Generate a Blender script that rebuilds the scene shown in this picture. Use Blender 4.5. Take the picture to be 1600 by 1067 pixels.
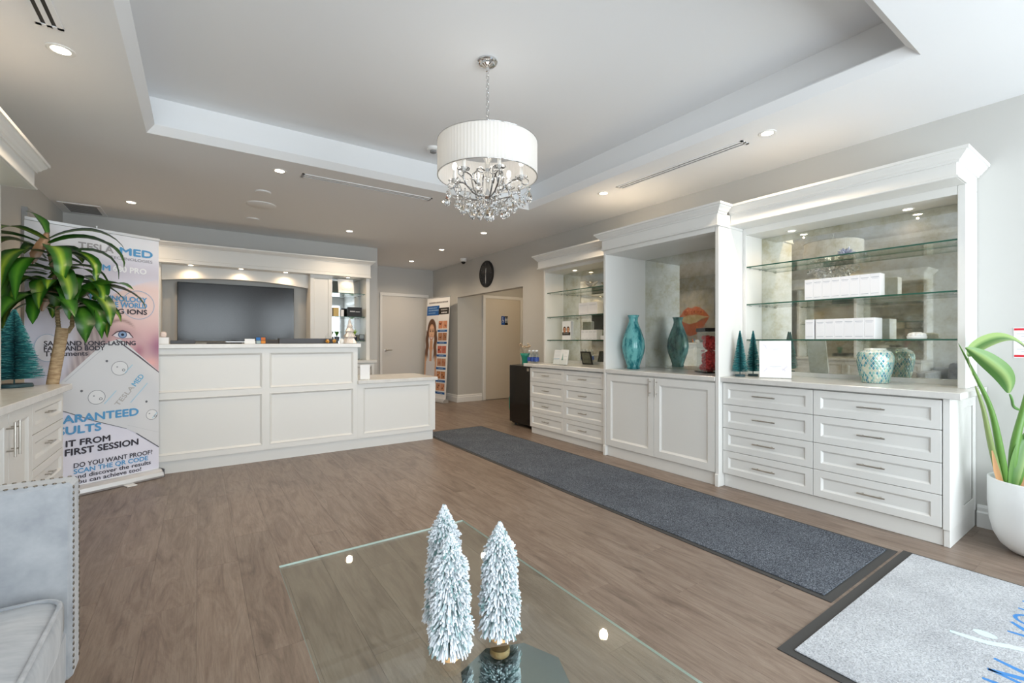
import bpy, bmesh, math, random
from math import sin, cos, pi, radians, sqrt, atan2
from mathutils import Vector, Matrix

random.seed(7)
for o in list(bpy.data.objects):
    bpy.data.objects.remove(o)
SC = bpy.context.scene
COL = SC.collection

# ------------------------------------------------------------------ camera
cam_d = bpy.data.cameras.new('camera')
cam_d.sensor_width = 36.0
cam_d.lens = 16.0
cam_d.shift_y = -0.0006
cam_d.clip_start = 0.05
cam = bpy.data.objects.new('camera', cam_d)
cam.location = (0, 0, 1.22)
cam.rotation_euler = (pi / 2, 0, -radians(34.5))
COL.objects.link(cam)
SC.camera = cam

# ------------------------------------------------------------------ world, lights, exposure
world = bpy.data.worlds.new('overcast_sky')
world.use_nodes = True
SC.world = world
bg = world.node_tree.nodes['Background']
bg.inputs[0].default_value = (0.86, 0.93, 1.0, 1)
bg.inputs[1].default_value = 1.6

SC.view_settings.view_transform = 'Standard'
SC.view_settings.look = 'None'
SC.view_settings.gamma = 1.0
SC.view_settings.use_curve_mapping = False
SC.view_settings.exposure = 0.0


def area_light(name, loc, rot, sx, sy, energy, col):
    d = bpy.data.lights.new(name, 'AREA')
    d.shape = 'RECTANGLE'
    d.size, d.size_y = sx, sy
    d.energy = energy
    d.color = col
    o = bpy.data.objects.new(name, d)
    o.location = loc
    o.rotation_euler = rot
    COL.objects.link(o)
    return o


# daylight standing just outside the two storefront windows of the front wall
area_light('daylight', (-0.0, -1.98, 1.45), (pi / 2, 0, 0), 2.5, 2.3, 122, (0.87, 0.94, 1.0))
area_light('daylight', (2.9, -1.98, 1.45), (pi / 2, 0, 0), 2.5, 2.3, 134, (0.87, 0.94, 1.0))

WARM = (1.0, 0.79, 0.56)
POT_W = 33.0          # ceiling pot lights
PUCK_W = 3.6          # cabinet puck lights


def spot(name, loc, energy, size=150, blend=0.8, col=WARM, radius=0.04):
    d = bpy.data.lights.new(name, 'SPOT')
    d.energy = energy
    d.spot_size = radians(size)
    d.spot_blend = blend
    d.shadow_soft_size = radius
    d.color = col
    o = bpy.data.objects.new(name, d)
    o.location = loc
    COL.objects.link(o)
    return o


# warm lamp inside the side passage
d = bpy.data.lights.new('passage_lamp', 'POINT')
d.energy = 9
d.color = (1.0, 0.78, 0.52)
d.shadow_soft_size = .1
o = bpy.data.objects.new('passage_lamp', d)
o.location = (5.35, 6.9, 2.3)
COL.objects.link(o)


# ------------------------------------------------------------------ mesh helpers
def lin(h):
    h = h.lstrip('#')
    r = []
    for i in (0, 2, 4):
        c = int(h[i:i + 2], 16) / 255
        r.append(c / 12.92 if c <= 0.04045 else ((c + 0.055) / 1.055) ** 2.4)
    return (r[0], r[1], r[2], 1.0)


class MB:
    def __init__(self):
        self.v, self.f, self.m, self.c = [], [], [], []
        self.usecol = False

    def add(self, verts, faces, mat=0, cols=None):
        b = len(self.v)
        self.v += [tuple(p) for p in verts]
        for f in faces:
            self.f.append(tuple(i + b for i in f))
            self.m.append(mat)
        if cols is None:
            self.c += [(1, 1, 1, 1)] * len(verts)
        else:
            self.usecol = True
            self.c += [cols] * len(verts) if isinstance(cols, tuple) else list(cols)
        return self

    def box(self, x0, x1, y0, y1, z0, z1, mat=0, cols=None):
        v = [(x, y, z) for z in (z0, z1) for y in (y0, y1) for x in (x0, x1)]
        return self.add(v, [(0, 2, 3, 1), (4, 5, 7, 6), (0, 1, 5, 4), (2, 6, 7, 3), (0, 4, 6, 2), (1, 3, 7, 5)], mat, cols)

    def hexa(self, P, mat=0, cols=None):
        return self.add(P, [(0, 2, 3, 1), (4, 5, 7, 6), (0, 1, 5, 4), (2, 6, 7, 3), (0, 4, 6, 2), (1, 3, 7, 5)], mat, cols)

    def lathe(self, cx, cy, prof, n=24, mat=0, cols=None, cap=True):
        vs, cs = [], []
        for k, (r, z) in enumerate(prof):
            for i in range(n):
                a = 2 * pi * i / n
                vs.append((cx + r * cos(a), cy + r * sin(a), z))
                if cols is not None and not isinstance(cols, tuple):
                    cs.append(cols[k])
        fs = []
        for k in range(len(prof) - 1):
            for i in range(n):
                j = (i + 1) % n
                fs.append((k * n + i, k * n + j, (k + 1) * n + j, (k + 1) * n + i))
        if cap:
            fs.append(tuple(reversed(range(n))))
            fs.append(tuple((len(prof) - 1) * n + i for i in range(n)))
        return self.add(vs, fs, mat, cs if cs else cols)

    def tube(self, pts, r, n=6, mat=0, cols=None, cap=True, closed=False):
        pts = [Vector(p) for p in pts]
        rs = r if isinstance(r, (list, tuple)) else [r] * len(pts)
        vs, N = [], len(pts)
        up = Vector((0, 0, 1))
        prev = None
        for i, p in enumerate(pts):
            if closed:
                t = pts[(i + 1) % N] - pts[i - 1]
            else:
                t = pts[min(i + 1, N - 1)] - pts[max(i - 1, 0)]
            if t.length < 1e-9:
                t = Vector((0, 0, 1))
            t.normalize()
            if prev is None:
                a = up if abs(t.z) < 0.95 else Vector((1, 0, 0))
                u = t.cross(a).normalized()
            else:
                u = (prev - t * prev.dot(t))
                u = u.normalized() if u.length > 1e-6 else t.orthogonal().normalized()
            prev = u
            w = t.cross(u)
            for k in range(n):
                a = 2 * pi * k / n
                vs.append(p + (u * cos(a) + w * sin(a)) * rs[i])
        fs = []
        for i in range(N if closed else N - 1):
            i2 = (i + 1) % N
            for k in range(n):
                k2 = (k + 1) % n
                fs.append((i * n + k, i * n + k2, i2 * n + k2, i2 * n + k))
        if cap and not closed:
            fs.append(tuple(reversed(range(n))))
            fs.append(tuple((N - 1) * n + k for k in range(n)))
        cc = cols
        if isinstance(cols, list) and len(cols) == N:
            cc = [c for c in cols for _ in range(n)]
        return self.add(vs, fs, mat, cc)

    def ball(self, c, r, mat=0, cols=None, seg=10, rings=6, s=(1, 1, 1)):
        vs = [(c[0], c[1], c[2] - r * s[2])]
        for k in range(1, rings):
            th = pi * k / rings
            for i in range(seg):
                a = 2 * pi * i / seg
                vs.append((c[0] + r * s[0] * sin(th) * cos(a), c[1] + r * s[1] * sin(th) * sin(a), c[2] - r * s[2] * cos(th)))
        vs.append((c[0], c[1], c[2] + r * s[2]))
        fs = []
        for i in range(seg):
            j = (i + 1) % seg
            fs.append((0, 1 + j, 1 + i))
            for k in range(rings - 2):
                a, b = 1 + k * seg, 1 + (k + 1) * seg
                fs.append((a + i, a + j, b + j, b + i))
            b = 1 + (rings - 2) * seg
            fs.append((b + i, b + j, len(vs) - 1))
        return self.add(vs, fs, mat, cols)

    def sweep(self, path, prof, mat=0, closed=False):
        """path: [(point, out_vec)], prof: [(out, z)] closed profile polygon"""
        n = len(prof)
        vs = []
        for p, ov in path:
            for o, z in prof:
                vs.append((p[0] + ov[0] * o, p[1] + ov[1] * o, p[2] + z))
        fs = []
        N = len(path)
        for i in range(N if closed else N - 1):
            i2 = (i + 1) % N
            for k in range(n):
                k2 = (k + 1) % n
                fs.append((i * n + k, i * n + k2, i2 * n + k2, i2 * n + k))
        if not closed:
            fs.append(tuple(range(n)))
            fs.append(tuple(reversed([(N - 1) * n + k for k in range(n)])))
        return self.add(vs, fs, mat)

    def mesh(self, name, mats, off=(0, 0, 0), smooth=False, fix=True):
        me = bpy.data.meshes.new(name)
        ox, oy, oz = off
        me.from_pydata([(x - ox, y - oy, z - oz) for x, y, z in self.v], [], self.f)
        for m in (mats if isinstance(mats, (list, tuple)) else [mats]):
            me.materials.append(m)
        me.polygons.foreach_set('material_index', self.m)
        if self.usecol:
            a = me.color_attributes.new('col', 'FLOAT_COLOR', 'POINT')
            flat = [x for c in self.c for x in c]
            a.data.foreach_set('color', flat)
        if fix:
            bm = bmesh.new()
            bm.from_mesh(me)
            bmesh.ops.recalc_face_normals(bm, faces=bm.faces)
            bm.to_mesh(me)
            bm.free()
        if smooth:
            me.polygons.foreach_set('use_smooth', [True] * len(me.polygons))
            if smooth != 'all':
                try:
                    me.set_sharp_from_angle(angle=radians(smooth if not isinstance(smooth, bool) else 40))
                except Exception:
                    pass
        me.update()
        return me


def root_of(o):
    while o.parent:
        o = o.parent
    return o


def thing(name, label, cat, base, group=None):
    o = bpy.data.objects.new(name, None)
    o.empty_display_size = 0.05
    o.location = base
    o['label'] = label
    o['category'] = cat
    if group:
        o['group'] = group
    COL.objects.link(o)
    return o


def part(name, mb, mats, parent, smooth=False, bevel=0, label=None, stuff=False, fix=True):
    r = root_of(parent)
    me = mb.mesh(name, mats, tuple(r.location), smooth, fix)
    o = bpy.data.objects.new(name, me)
    COL.objects.link(o)
    o.parent = parent
    if bevel:
        m = o.modifiers.new('bevel', 'BEVEL')
        m.width = bevel
        m.segments = 1
        m.limit_method = 'ANGLE'
        m.angle_limit = radians(50)
    if label:
        o['label'] = label
    if stuff:
        o['kind'] = 'stuff'
    return o


def solo(name, mb, mats, label, cat, group=None, smooth=False, bevel=0, stuff=False):
    xs = [p[0] for p in mb.v]
    ys = [p[1] for p in mb.v]
    zs = [p[2] for p in mb.v]
    off = ((min(xs) + max(xs)) / 2, (min(ys) + max(ys)) / 2, min(zs))
    me = mb.mesh(name, mats, off, smooth)
    o = bpy.data.objects.new(name, me)
    o.location = off
    COL.objects.link(o)
    if label:
        o['label'] = label
        o['category'] = cat
    if group:
        o['group'] = group
    if stuff:
        o['kind'] = 'stuff'
    if bevel:
        m = o.modifiers.new('bevel', 'BEVEL')
        m.width = bevel
        m.segments = 1
        m.limit_method = 'ANGLE'
        m.angle_limit = radians(50)
    return o


def struct(name, mb, mats, label=None, smooth=False, bevel=0):
    me = mb.mesh(name, mats, (0, 0, 0), smooth)
    o = bpy.data.objects.new(name, me)
    COL.objects.link(o)
    o['kind'] = 'structure'
    if label:
        o['label'] = label
    if bevel:
        m = o.modifiers.new('bevel', 'BEVEL')
        m.width = bevel
        m.segments = 1
    return o


def struct_root(name, base, label=None):
    o = bpy.data.objects.new(name, None)
    o.location = base
    o['kind'] = 'structure'
    if label:
        o['label'] = label
    COL.objects.link(o)
    return o


def share(name, me, loc, rot, parent, scale=None):
    """another object on shared mesh data; loc in world, rot euler"""
    o = bpy.data.objects.new(name, me)
    COL.objects.link(o)
    o.parent = parent
    r = root_of(parent)
    o.location = Vector(loc) - Vector(r.location)
    o.rotation_euler = rot
    if scale:
        o.scale = scale
    return o


def copy_tree(o, parent=None):
    c = o.copy()
    COL.objects.link(c)
    if parent is not None:
        c.parent = parent
    for ch in list(o.children):
        copy_tree(ch, c)
    return c


# ------------------------------------------------------------------ materials
def mat(name, col, rough=0.5, metal=0.0, spec=0.5, **kw):
    m = bpy.data.materials.new(name)
    m.use_nodes = True
    b = m.node_tree.nodes['Principled BSDF']
    b.inputs['Base Color'].default_value = col if len(col) == 4 else (*col, 1)
    b.inputs['Roughness'].default_value = rough
    b.inputs['Metallic'].default_value = metal
    b.inputs['Specular IOR Level'].default_value = spec
    for k, v in kw.items():
        b.inputs[k.replace('_', ' ')].default_value = v
    return m


def nodes(m):
    nt = m.node_tree
    return nt, nt.nodes['Principled BSDF']


def noise(nt, scale, detail=4, vec=None, rough=0.6):
    n = nt.nodes.new('ShaderNodeTexNoise')
    n.inputs['Scale'].default_value = scale
    n.inputs['Detail'].default_value = detail
    n.inputs['Roughness'].default_value = rough
    if vec is not None:
        nt.links.new(vec, n.inputs['Vector'])
    return n


def ramp(nt, fac, stops):
    r = nt.nodes.new('ShaderNodeValToRGB')
    e = r.color_ramp.elements
    while len(e) > 1:
        e.remove(e[-1])
    e[0].position, e[0].color = stops[0][0], stops[0][1]
    for p, c in stops[1:]:
        x = e.new(p)
        x.color = c
    nt.links.new(fac, r.inputs[0])
    return r


def bump(nt, b, h, strength, dist=0.01):
    n = nt.nodes.new('ShaderNodeBump')
    n.inputs['Strength'].default_value = strength
    n.inputs['Distance'].default_value = dist
    nt.links.new(h, n.inputs['Height'])
    nt.links.new(n.outputs[0], b.inputs['Normal'])


def objcoord(nt, scale=(1, 1, 1), kind='Object'):
    tc = nt.nodes.new('ShaderNodeTexCoord')
    mp = nt.nodes.new('ShaderNodeMapping')
    mp.inputs['Scale'].default_value = scale
    nt.links.new(tc.outputs[kind], mp.inputs['Vector'])
    return mp.outputs[0]


def noisy(name, c1, c2, scale, rough=0.6, detail=4, stretch=(1, 1, 1), bmp=0, bdist=0.01, lo=0.35, hi=0.65, **kw):
    m = mat(name, c1, rough, **kw)
    nt, b = nodes(m)
    n = noise(nt, scale, detail, objcoord(nt, stretch))
    r = ramp(nt, n.outputs['Fac'], [(lo, c1), (hi, c2)])
    nt.links.new(r.outputs[0], b.inputs['Base Color'])
    if bmp:
        bump(nt, b, n.outputs['Fac'], bmp, bdist)
    return m


def glass_thin(name, tint, gloss=1.0, ior=1.5):
    """architectural pane: see-through with a Fresnel reflection"""
    m = bpy.data.materials.new(name)
    m.use_nodes = True
    nt = m.node_tree
    nt.nodes.clear()
    o = nt.nodes.new('ShaderNodeOutputMaterial')
    t = nt.nodes.new('ShaderNodeBsdfTransparent')
    t.inputs[0].default_value = (*tint, 1)
    g = nt.nodes.new('ShaderNodeBsdfGlossy')
    g.inputs['Roughness'].default_value = 0.02
    g.inputs['Color'].default_value = (gloss, gloss, gloss, 1)
    lw = nt.nodes.new('ShaderNodeLayerWeight')
    lw.inputs['Blend'].default_value = 0.5
    pw = nt.nodes.new('ShaderNodeMath')
    pw.operation = 'POWER'
    pw.inputs[1].default_value = 5.0
    nt.links.new(lw.outputs['Facing'], pw.inputs[0])
    f0 = ((ior - 1) / (ior + 1)) ** 2
    fr = nt.nodes.new('ShaderNodeMath')
    fr.operation = 'MULTIPLY_ADD'
    fr.inputs[1].default_value = 1 - f0
    fr.inputs[2].default_value = f0
    nt.links.new(pw.outputs[0], fr.inputs[0])
    mx = nt.nodes.new('ShaderNodeMixShader')
    nt.links.new(fr.outputs[0], mx.inputs[0])
    nt.links.new(t.outputs[0], mx.inputs[1])
    nt.links.new(g.outputs[0], mx.inputs[2])
    nt.links.new(mx.outputs[0], o.inputs[0])
    return m


M = {}
M['paint'] = mat('grey_wall_paint', lin('#c9c8c4'), 0.7)
M['paint_cool'] = mat('cool_grey_wall_paint', lin('#cac9c6'), 0.7)
M['ceil'] = mat('ceiling_paint', lin('#f0f1f2'), 0.8)
M['white'] = mat('white_lacquer', lin('#e6e5e1'), 0.38)
M['trimw'] = mat('white_trim', lin('#efefed'), 0.45)
M['quartz'] = noisy('pale_quartz', lin('#e0deda'), lin('#d8d6d1'), 14, 0.2, 6)
M['steel'] = mat('brushed_steel', lin('#b9b4ac'), 0.3, 1.0)
M['chrome'] = mat('chrome', lin('#dcdcdc'), 0.08, 1.0)
M['black'] = mat('black_gloss', lin('#0c0c0d'), 0.12)
M['blackmat'] = mat('black_plastic', lin('#1b1b1d'), 0.5)
M['dark'] = mat('charcoal_plastic', lin('#4a4c52'), 0.55)
M['door'] = mat('door_paint', lin('#dcd9d4'), 0.5)
M['cream'] = mat('cream_door_paint', lin('#dcd3c4'), 0.5)
M['plastic'] = mat('white_plastic', lin('#f0f0ee'), 0.4)
M['card'] = mat('white_card', lin('#f4f4f4'), 0.55)
M['alu'] = mat('silver_aluminium', lin('#d6d7d9'), 0.35, 0.7)
M['rubber'] = mat('black_rubber', lin('#3c3c3c'), 0.7)
M['pot'] = mat('white_ceramic_pot', lin('#eff0ef'), 0.35)
M['soil'] = noisy('soil', lin('#3a2c22'), lin('#6b5745'), 60, 0.95)
M['glass'] = glass_thin('clear_glass', (0.93, 0.97, 0.955))
M['pane'] = glass_thin('window_glass', (0.97, 0.98, 0.98))
M['acrylic'] = glass_thin('clear_acrylic', (0.97, 0.98, 0.98), 0.9, 1.4)
M['gedge'] = mat('green_glass_edge', lin('#2c5a4b'), 0.1)
M['crystal'] = mat('crystal', (1, 1, 1), 0.0, 0, Transmission_Weight=1.0, IOR=1.5)
M['bulb'] = mat('bulb', (1, 1, 1), 0.5, Emission_Color=(1, 0.9, 0.75, 1), Emission_Strength=2.6)
M['lens'] = mat('lamp_lens', (1, 1, 1), 0.5, Emission_Color=(1, 0.86, 0.64, 1), Emission_Strength=14.0)
M['print'] = mat('flat_print', (1, 1, 1), 0.5, spec=0.3)
nt, b = nodes(M['print'])
at = nt.nodes.new('ShaderNodeAttribute')
at.attribute_name = 'col'
nt.links.new(at.outputs['Color'], b.inputs['Base Color'])
M['leaf'] = mat('leaf', (1, 1, 1), 0.35)
nt, b = nodes(M['leaf'])
at = nt.nodes.new('ShaderNodeAttribute')
at.attribute_name = 'col'
nt.links.new(at.outputs['Color'], b.inputs['Base Color'])
M['tint'] = mat('tinted_matte', (1, 1, 1), 0.8)
nt, b = nodes(M['tint'])
at = nt.nodes.new('ShaderNodeAttribute')
at.attribute_name = 'col'
nt.links.new(at.outputs['Color'], b.inputs['Base Color'])
# lamp shade: pleated white fabric, light passes through
M['shade'] = mat('pleated_shade_fabric', lin('#f8f8f8'), 0.8)
nt, b = nodes(M['shade'])
tr = nt.nodes.new('ShaderNodeBsdfTranslucent')
tr.inputs[0].default_value = lin('#fbf6ee')
mx = nt.nodes.new('ShaderNodeMixShader')
mx.inputs[0].default_value = 0.45
nt.links.new(b.outputs[0], mx.inputs[1])
nt.links.new(tr.outputs[0], mx.inputs[2])
nt.links.new(mx.outputs[0], nt.nodes['Material Output'].inputs[0])
# antique mirror
M['mirror'] = mat('antique_mirror', lin('#cdd0c8'), 0.03, 1.0)
nt, b = nodes(M['mirror'])
oc = objcoord(nt)
n1 = noise(nt, 5.0, 8, oc, 0.75)
r1 = ramp(nt, n1.outputs['Fac'], [(0.34, lin('#bdb9a2')), (0.5, lin('#d2d3c9')), (0.66, lin('#dde0dc'))])
nt.links.new(r1.outputs[0], b.inputs['Base Color'])
n2 = noise(nt, 16.0, 8, oc, 0.8)
r2 = ramp(nt, n2.outputs['Fac'], [(0.45, (0.012, 0.012, 0.012, 1)), (0.8, (0.09, 0.09, 0.09, 1))])
nt.links.new(r2.outputs[0], b.inputs['Roughness'])
r3 = ramp(nt, n2.outputs['Fac'], [(0.45, (.90, .90, .90, 1)), (0.75, (0.78, 0.78, 0.78, 1))])
nt.links.new(r3.outputs[0], b.inputs['Metallic'])
M['mirror_clear'] = mat('clear_mirror', lin('#c8cccc'), 0.02, 1.0)
# floor planks
M['plank'] = mat('vinyl_plank', lin('#8a7668'), 0.36, spec=0.4)
nt, b = nodes(M['plank'])
geo = nt.nodes.new('ShaderNodeNewGeometry')
oi = nt.nodes.new('ShaderNodeObjectInfo')
mul = nt.nodes.new('ShaderNodeVectorMath')
mul.operation = 'MULTIPLY_ADD'
comb = nt.nodes.new('ShaderNodeCombineXYZ')
for i in range(3):
    nt.links.new(oi.outputs['Random'], comb.inputs[i])
mul.inputs[1].default_value = (17, 31, 53)
nt.links.new(comb.outputs[0], mul.inputs[0])
nt.links.new(geo.outputs['Position'], mul.inputs[2])
mp = nt.nodes.new('ShaderNodeMapping')
mp.inputs['Scale'].default_value = (6, 1.0, 1)
nt.links.new(mul.outputs[0], mp.inputs['Vector'])
ng = noise(nt, 2.2, 8, mp.outputs[0], 0.7)
ng.inputs['Distortion'].default_value = 1.1
mp2 = nt.nodes.new('ShaderNodeMapping')
mp2.inputs['Scale'].default_value = (60, 2.6, 1)
nt.links.new(mul.outputs[0], mp2.inputs['Vector'])
nf = noise(nt, 2.0, 4, mp2.outputs[0], 0.7)
rg = ramp(nt, ng.outputs['Fac'], [(0.28, lin('#62534a')), (0.44, lin('#7d6c60')), (0.60, lin('#8f7f72')), (0.76, lin('#70625a'))])
rf = ramp(nt, nf.outputs['Fac'], [(0.3, (0.80, 0.79, 0.78, 1)), (0.62, (1.05, 1.05, 1.05, 1))])
mm = nt.nodes.new('ShaderNodeMix')
mm.data_type = 'RGBA'
mm.blend_type = 'MULTIPLY'
mm.inputs[0].default_value = 1.0
nt.links.new(rg.outputs[0], mm.inputs[6])
nt.links.new(rf.outputs[0], mm.inputs[7])
hs = nt.nodes.new('ShaderNodeHueSaturation')
mr = nt.nodes.new('ShaderNodeMapRange')
mr.inputs[3].default_value = 0.93
mr.inputs[4].default_value = 1.06
nt.links.new(oi.outputs['Random'], mr.inputs[0])
nt.links.new(mr.outputs[0], hs.inputs['Value'])
nt.links.new(mm.outputs[2], hs.inputs['Color'])
nt.links.new(hs.outputs[0], b.inputs['Base Color'])
bump(nt, b, nf.outputs['Fac'], 0.12, 0.002)


def carpet(name, c1, c2, c3, scale):
    m = mat(name, c1, 0.95, spec=0.1)
    nt, b = nodes(m)
    oc = objcoord(nt)
    n = noise(nt, scale, 3, oc, 0.8)
    r = ramp(nt, n.outputs['Fac'], [(0.34, c1), (0.5, c2), (0.66, c3)])
    n2 = noise(nt, 3.0, 3, oc, 0.6)
    r2 = ramp(nt, n2.outputs['Fac'], [(0.35, (0.86, 0.86, 0.87, 1)), (0.65, (1.08, 1.08, 1.08, 1))])
    mm = nt.nodes.new('ShaderNodeMix')
    mm.data_type = 'RGBA'
    mm.blend_type = 'MULTIPLY'
    mm.inputs[0].default_value = 1.0
    nt.links.new(r.outputs[0], mm.inputs[6])
    nt.links.new(r2.outputs[0], mm.inputs[7])
    nt.links.new(mm.outputs[2], b.inputs['Base Color'])
    bump(nt, b, n.outputs['Fac'], 0.9, 0.008)
    return m


M['runner'] = carpet('charcoal_carpet', lin('#2b2f36'), lin('#585e67'), lin('#9aa1ab'), 170)
M['mat'] = carpet('pale_grey_carpet', lin('#9ea2a8'), lin('#c6cacf'), lin('#e0e3e7'), 150)
M['velvet'] = noisy('grey_velvet', lin('#94979c'), lin('#aeb0b3'), 9, 0.85, 8, (1, 3, 1), 0.25, 0.004, Sheen_Weight=0.5)
M['velvet_dark'] = noisy('dark_grey_velvet', lin('#5b5e66'), lin('#7c7f87'), 9, 0.85, 8, (1, 1, 3), 0, 0.01, Sheen_Weight=0.4)
M['nail'] = mat('antique_nailhead', lin('#8a8379'), 0.35, 1.0)
M['bark'] = noisy('pale_bark', lin('#a58765'), lin('#cfb48e'), 22, 0.85, 8, (1, 1, 4), 0.6, 0.004)
M['wood'] = noisy('raw_wood', lin('#d9a063'), lin('#efc591'), 30, 0.7)
M['murano'] = noisy('turquoise_art_glass', lin('#1d6f78'), lin('#6db7b8'), 13, 0.08, 5, (1.6, 1.6, 0.5), 0, 0.01, 0.4, 0.58)
M['shimmer'] = mat('silver_glass', lin('#d9d6cc'), 0.12, 0.6)
M['tv'] = mat('tv_screen', lin('#0f1014'), 0.17, spec=0.5)
M['redrose'] = noisy('red_roses', lin('#b5121a'), lin('#ef3b3b'), 38, 0.6, 3, (1, 1, 1), 0.8, 0.01)
M['teal'] = mat('teal_glaze', lin('#2f9d88'), 0.25)
M['vent'] = mat('dark_slot', lin('#2a2725'), 0.6)
M['mesh_vent'] = mat('grey_grille', lin('#8d8d8c'), 0.6)

# ------------------------------------------------------------------ room shell
ZC = 2.755            # ceiling
ZT = 3.05             # raised tray
XL, XR = -1.34, 4.23  # side walls
YF, YB, YD = -1.70, 7.50, 9.21

b = MB()
b.box(XL - .1, 6.0, YF - .1, 9.31, -0.12, -0.004)
floor = struct('floor', b, M['plank'], 'grey brown wood grain vinyl floor')
PW, PL = 0.19, 1.30
_pl = {}


def plank_mesh(w, l):
    k = (round(w, 3), round(l, 3))
    if k not in _pl:
        q = MB()
        g, c = 0.0003, 0.0008
        x0, x1, y0, y1 = g, w - g, g, l - g
        v = [(x0, y0, -.004), (x1, y0, -.004), (x1, y1, -.004), (x0, y1, -.004),
             (x0, y0, -.0004), (x1, y0, -.0004), (x1, y1, -.0004), (x0, y1, -.0004),
             (x0 + c, y0 + c, 0), (x1 - c, y0 + c, 0), (x1 - c, y1 - c, 0), (x0 + c, y1 - c, 0)]
        f = [(8, 9, 10, 11)]
        for a in (0, 4):
            for i in range(4):
                j = (i + 1) % 4
                f.append((a + i, a + j, a + 4 + j, a + 4 + i))
        q.add(v, f)
        _pl[k] = q.mesh('plank', M['plank'], fix=False)
    return _pl[k]


def lay(x0, x1, y0, y1):
    x, k = x0, 0
    while x < x1 - 1e-4:
        w = min(PW, x1 - x)
        y = y0
        l = PL * (0.25 + 0.75 * ((k * 0.37) % 1.0))
        while y < y1 - 1e-4:
            ll = min(l, y1 - y)
            if y1 - y - ll < 0.12:
                ll = y1 - y
            share('plank', plank_mesh(w, ll), (x, y, 0), (0, 0, 0), floor)
            y += ll
            l = PL
        x += w
        k += 1


lay(XL, 2.44, -0.55, YB)
lay(2.44, XR, -0.55, YD)
lay(XR, 5.90, 5.85, 8.06)

# ceiling with the raised tray
b = MB()
tx0, tx1, ty0, ty1 = -.37, 3.24, .72, 4.34
b.box(XL - .1, tx0, YF - .1, 9.31, ZC, ZT + .1)
b.box(tx1, 4.35, YF - .1, 9.31, ZC, ZT + .1)
b.box(tx0, tx1, YF - .1, ty0, ZC, ZT + .1)
b.box(tx0, tx1, ty1, 9.31, ZC, ZT + .1)
b.box(tx0, tx1, ty0, ty1, ZT, ZT + .1)
b.box(4.35, 6.0, 5.75, 8.16, 2.45, 2.55)
struct('ceiling', b, M['ceil'], 'white ceiling with a raised rectangular tray')
b = MB()
path = [((tx0, ty0, ZC), (1, 1)), ((tx1, ty0, ZC), (-1, 1)), ((tx1, ty1, ZC), (-1, -1)), ((tx0, ty1, ZC), (1, -1))]
b.sweep(path, [(0, 0), (.05, 0), (.10, .055), (.10, .062), (0, .062)], closed=True)
struct('trim_1', b, M['ceil'], 'white sloping lip around the ceiling tray')

b = MB()
b.box(XL - .1, XL, YF, YB, -.004, ZC)
struct('wall_left', b, M['paint'])
b = MB()
b.box(XL - .1, 2.44, YB, 9.31, -.004, ZC)
struct('wall_back', b, M['paint_cool'], 'grey wall behind the media cabinet')
b = MB()
b.box(2.44, XR, YD, 9.31, -.004, ZC)
struct('wall_far', b, M['paint_cool'], 'grey wall with the white office door')
b = MB()
b.box(XR, 4.35, YF, 5.85, -.004, ZC)
b.box(XR, 4.35, 5.85, 8.06, 2.085, ZC)
b.box(XR, 4.35, 8.06, 9.31, -.004, ZC)
struct('wall_right', b, M['paint'], 'long grey wall with a passage opening')
b = MB()
b.box(4.35, 6.0, 8.06, 8.16, -.004, 2.45)
b.box(5.90, 6.0, 5.85, 8.06, -.004, 2.45)
b.box(4.35, 6.0, 5.75, 5.85, -.004, 2.45)
struct('wall_passage', b, M['paint'], 'walls of the short side passage')
# front wall with two storefront windows
b = MB()
wins = [(-1.22, 1.26), (1.66, 4.14)]
z0w, z1w = 0.30, 2.50
b.box(XL, XR, YF - .1, YF, -.004, z0w)
b.box(XL, XR, YF - .1, YF, z1w, ZC)
xs = [XL] + [v for w in wins for v in w] + [XR]
for i in range(0, 6, 2):
    b.box(xs[i], xs[i + 1], YF - .1, YF, z0w, z1w)
struct('wall_front', b, M['paint'])
for i, (a, c) in enumerate(wins):
    r = struct_root('window_%d' % (i + 1), ((a + c) / 2, YF, z0w), 'tall storefront window')
    q = MB()
    t = .05
    q.box(a, c, YF - .09, YF - .02, z0w, z0w + t)
    q.box(a, c, YF - .09, YF - .02, z1w - t, z1w)
    q.box(a, a + t, YF - .09, YF - .02, z0w + t, z1w - t)
    q.box(c - t, c, YF - .09, YF - .02, z0w + t, z1w - t)
    mid = (a + c) / 2
    q.box(mid - t / 2, mid + t / 2, YF - .09, YF - .02, z0w + t, z1w - t)
    part('window_frame', q, M['alu'], r)
    for p0, p1 in ((a + t, mid - t / 2), (mid + t / 2, c - t)):
        q = MB()
        q.box(p0, p1, YF - .058, YF - .052, z0w + t, z1w - t)
        part('pane', q, M['pane'], r)

BP = [(0, 0), (.020, 0), (.020, .095), (.013, .105), (.013, .128), (.006, .145), (0, .145)]


def baseboard(name, pts, outs):
    q = MB()
    q.sweep([((x, y, 0.0005), o) for (x, y), o in zip(pts, outs)], BP)
    struct(name, q, M['trimw'], 'white stepped baseboard')


baseboard('baseboard_right', [(XR, YF), (XR, .735)], [(-1, 0), (-1, 0)])
baseboard('baseboard_passage', [(XR, YD), (XR, 8.06), (4.785, 8.06)], [(-1, 0), (-1, -1), (0, -1)])
baseboard('baseboard_left', [(XL, 4.42), (XL, YB)], [(1, 0), (1, 0)])
baseboard('baseboard_far', [(2.44, 7.5), (2.44, YD), (3.035, YD)], [(1, 0), (1, -1), (0, -1)])

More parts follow.
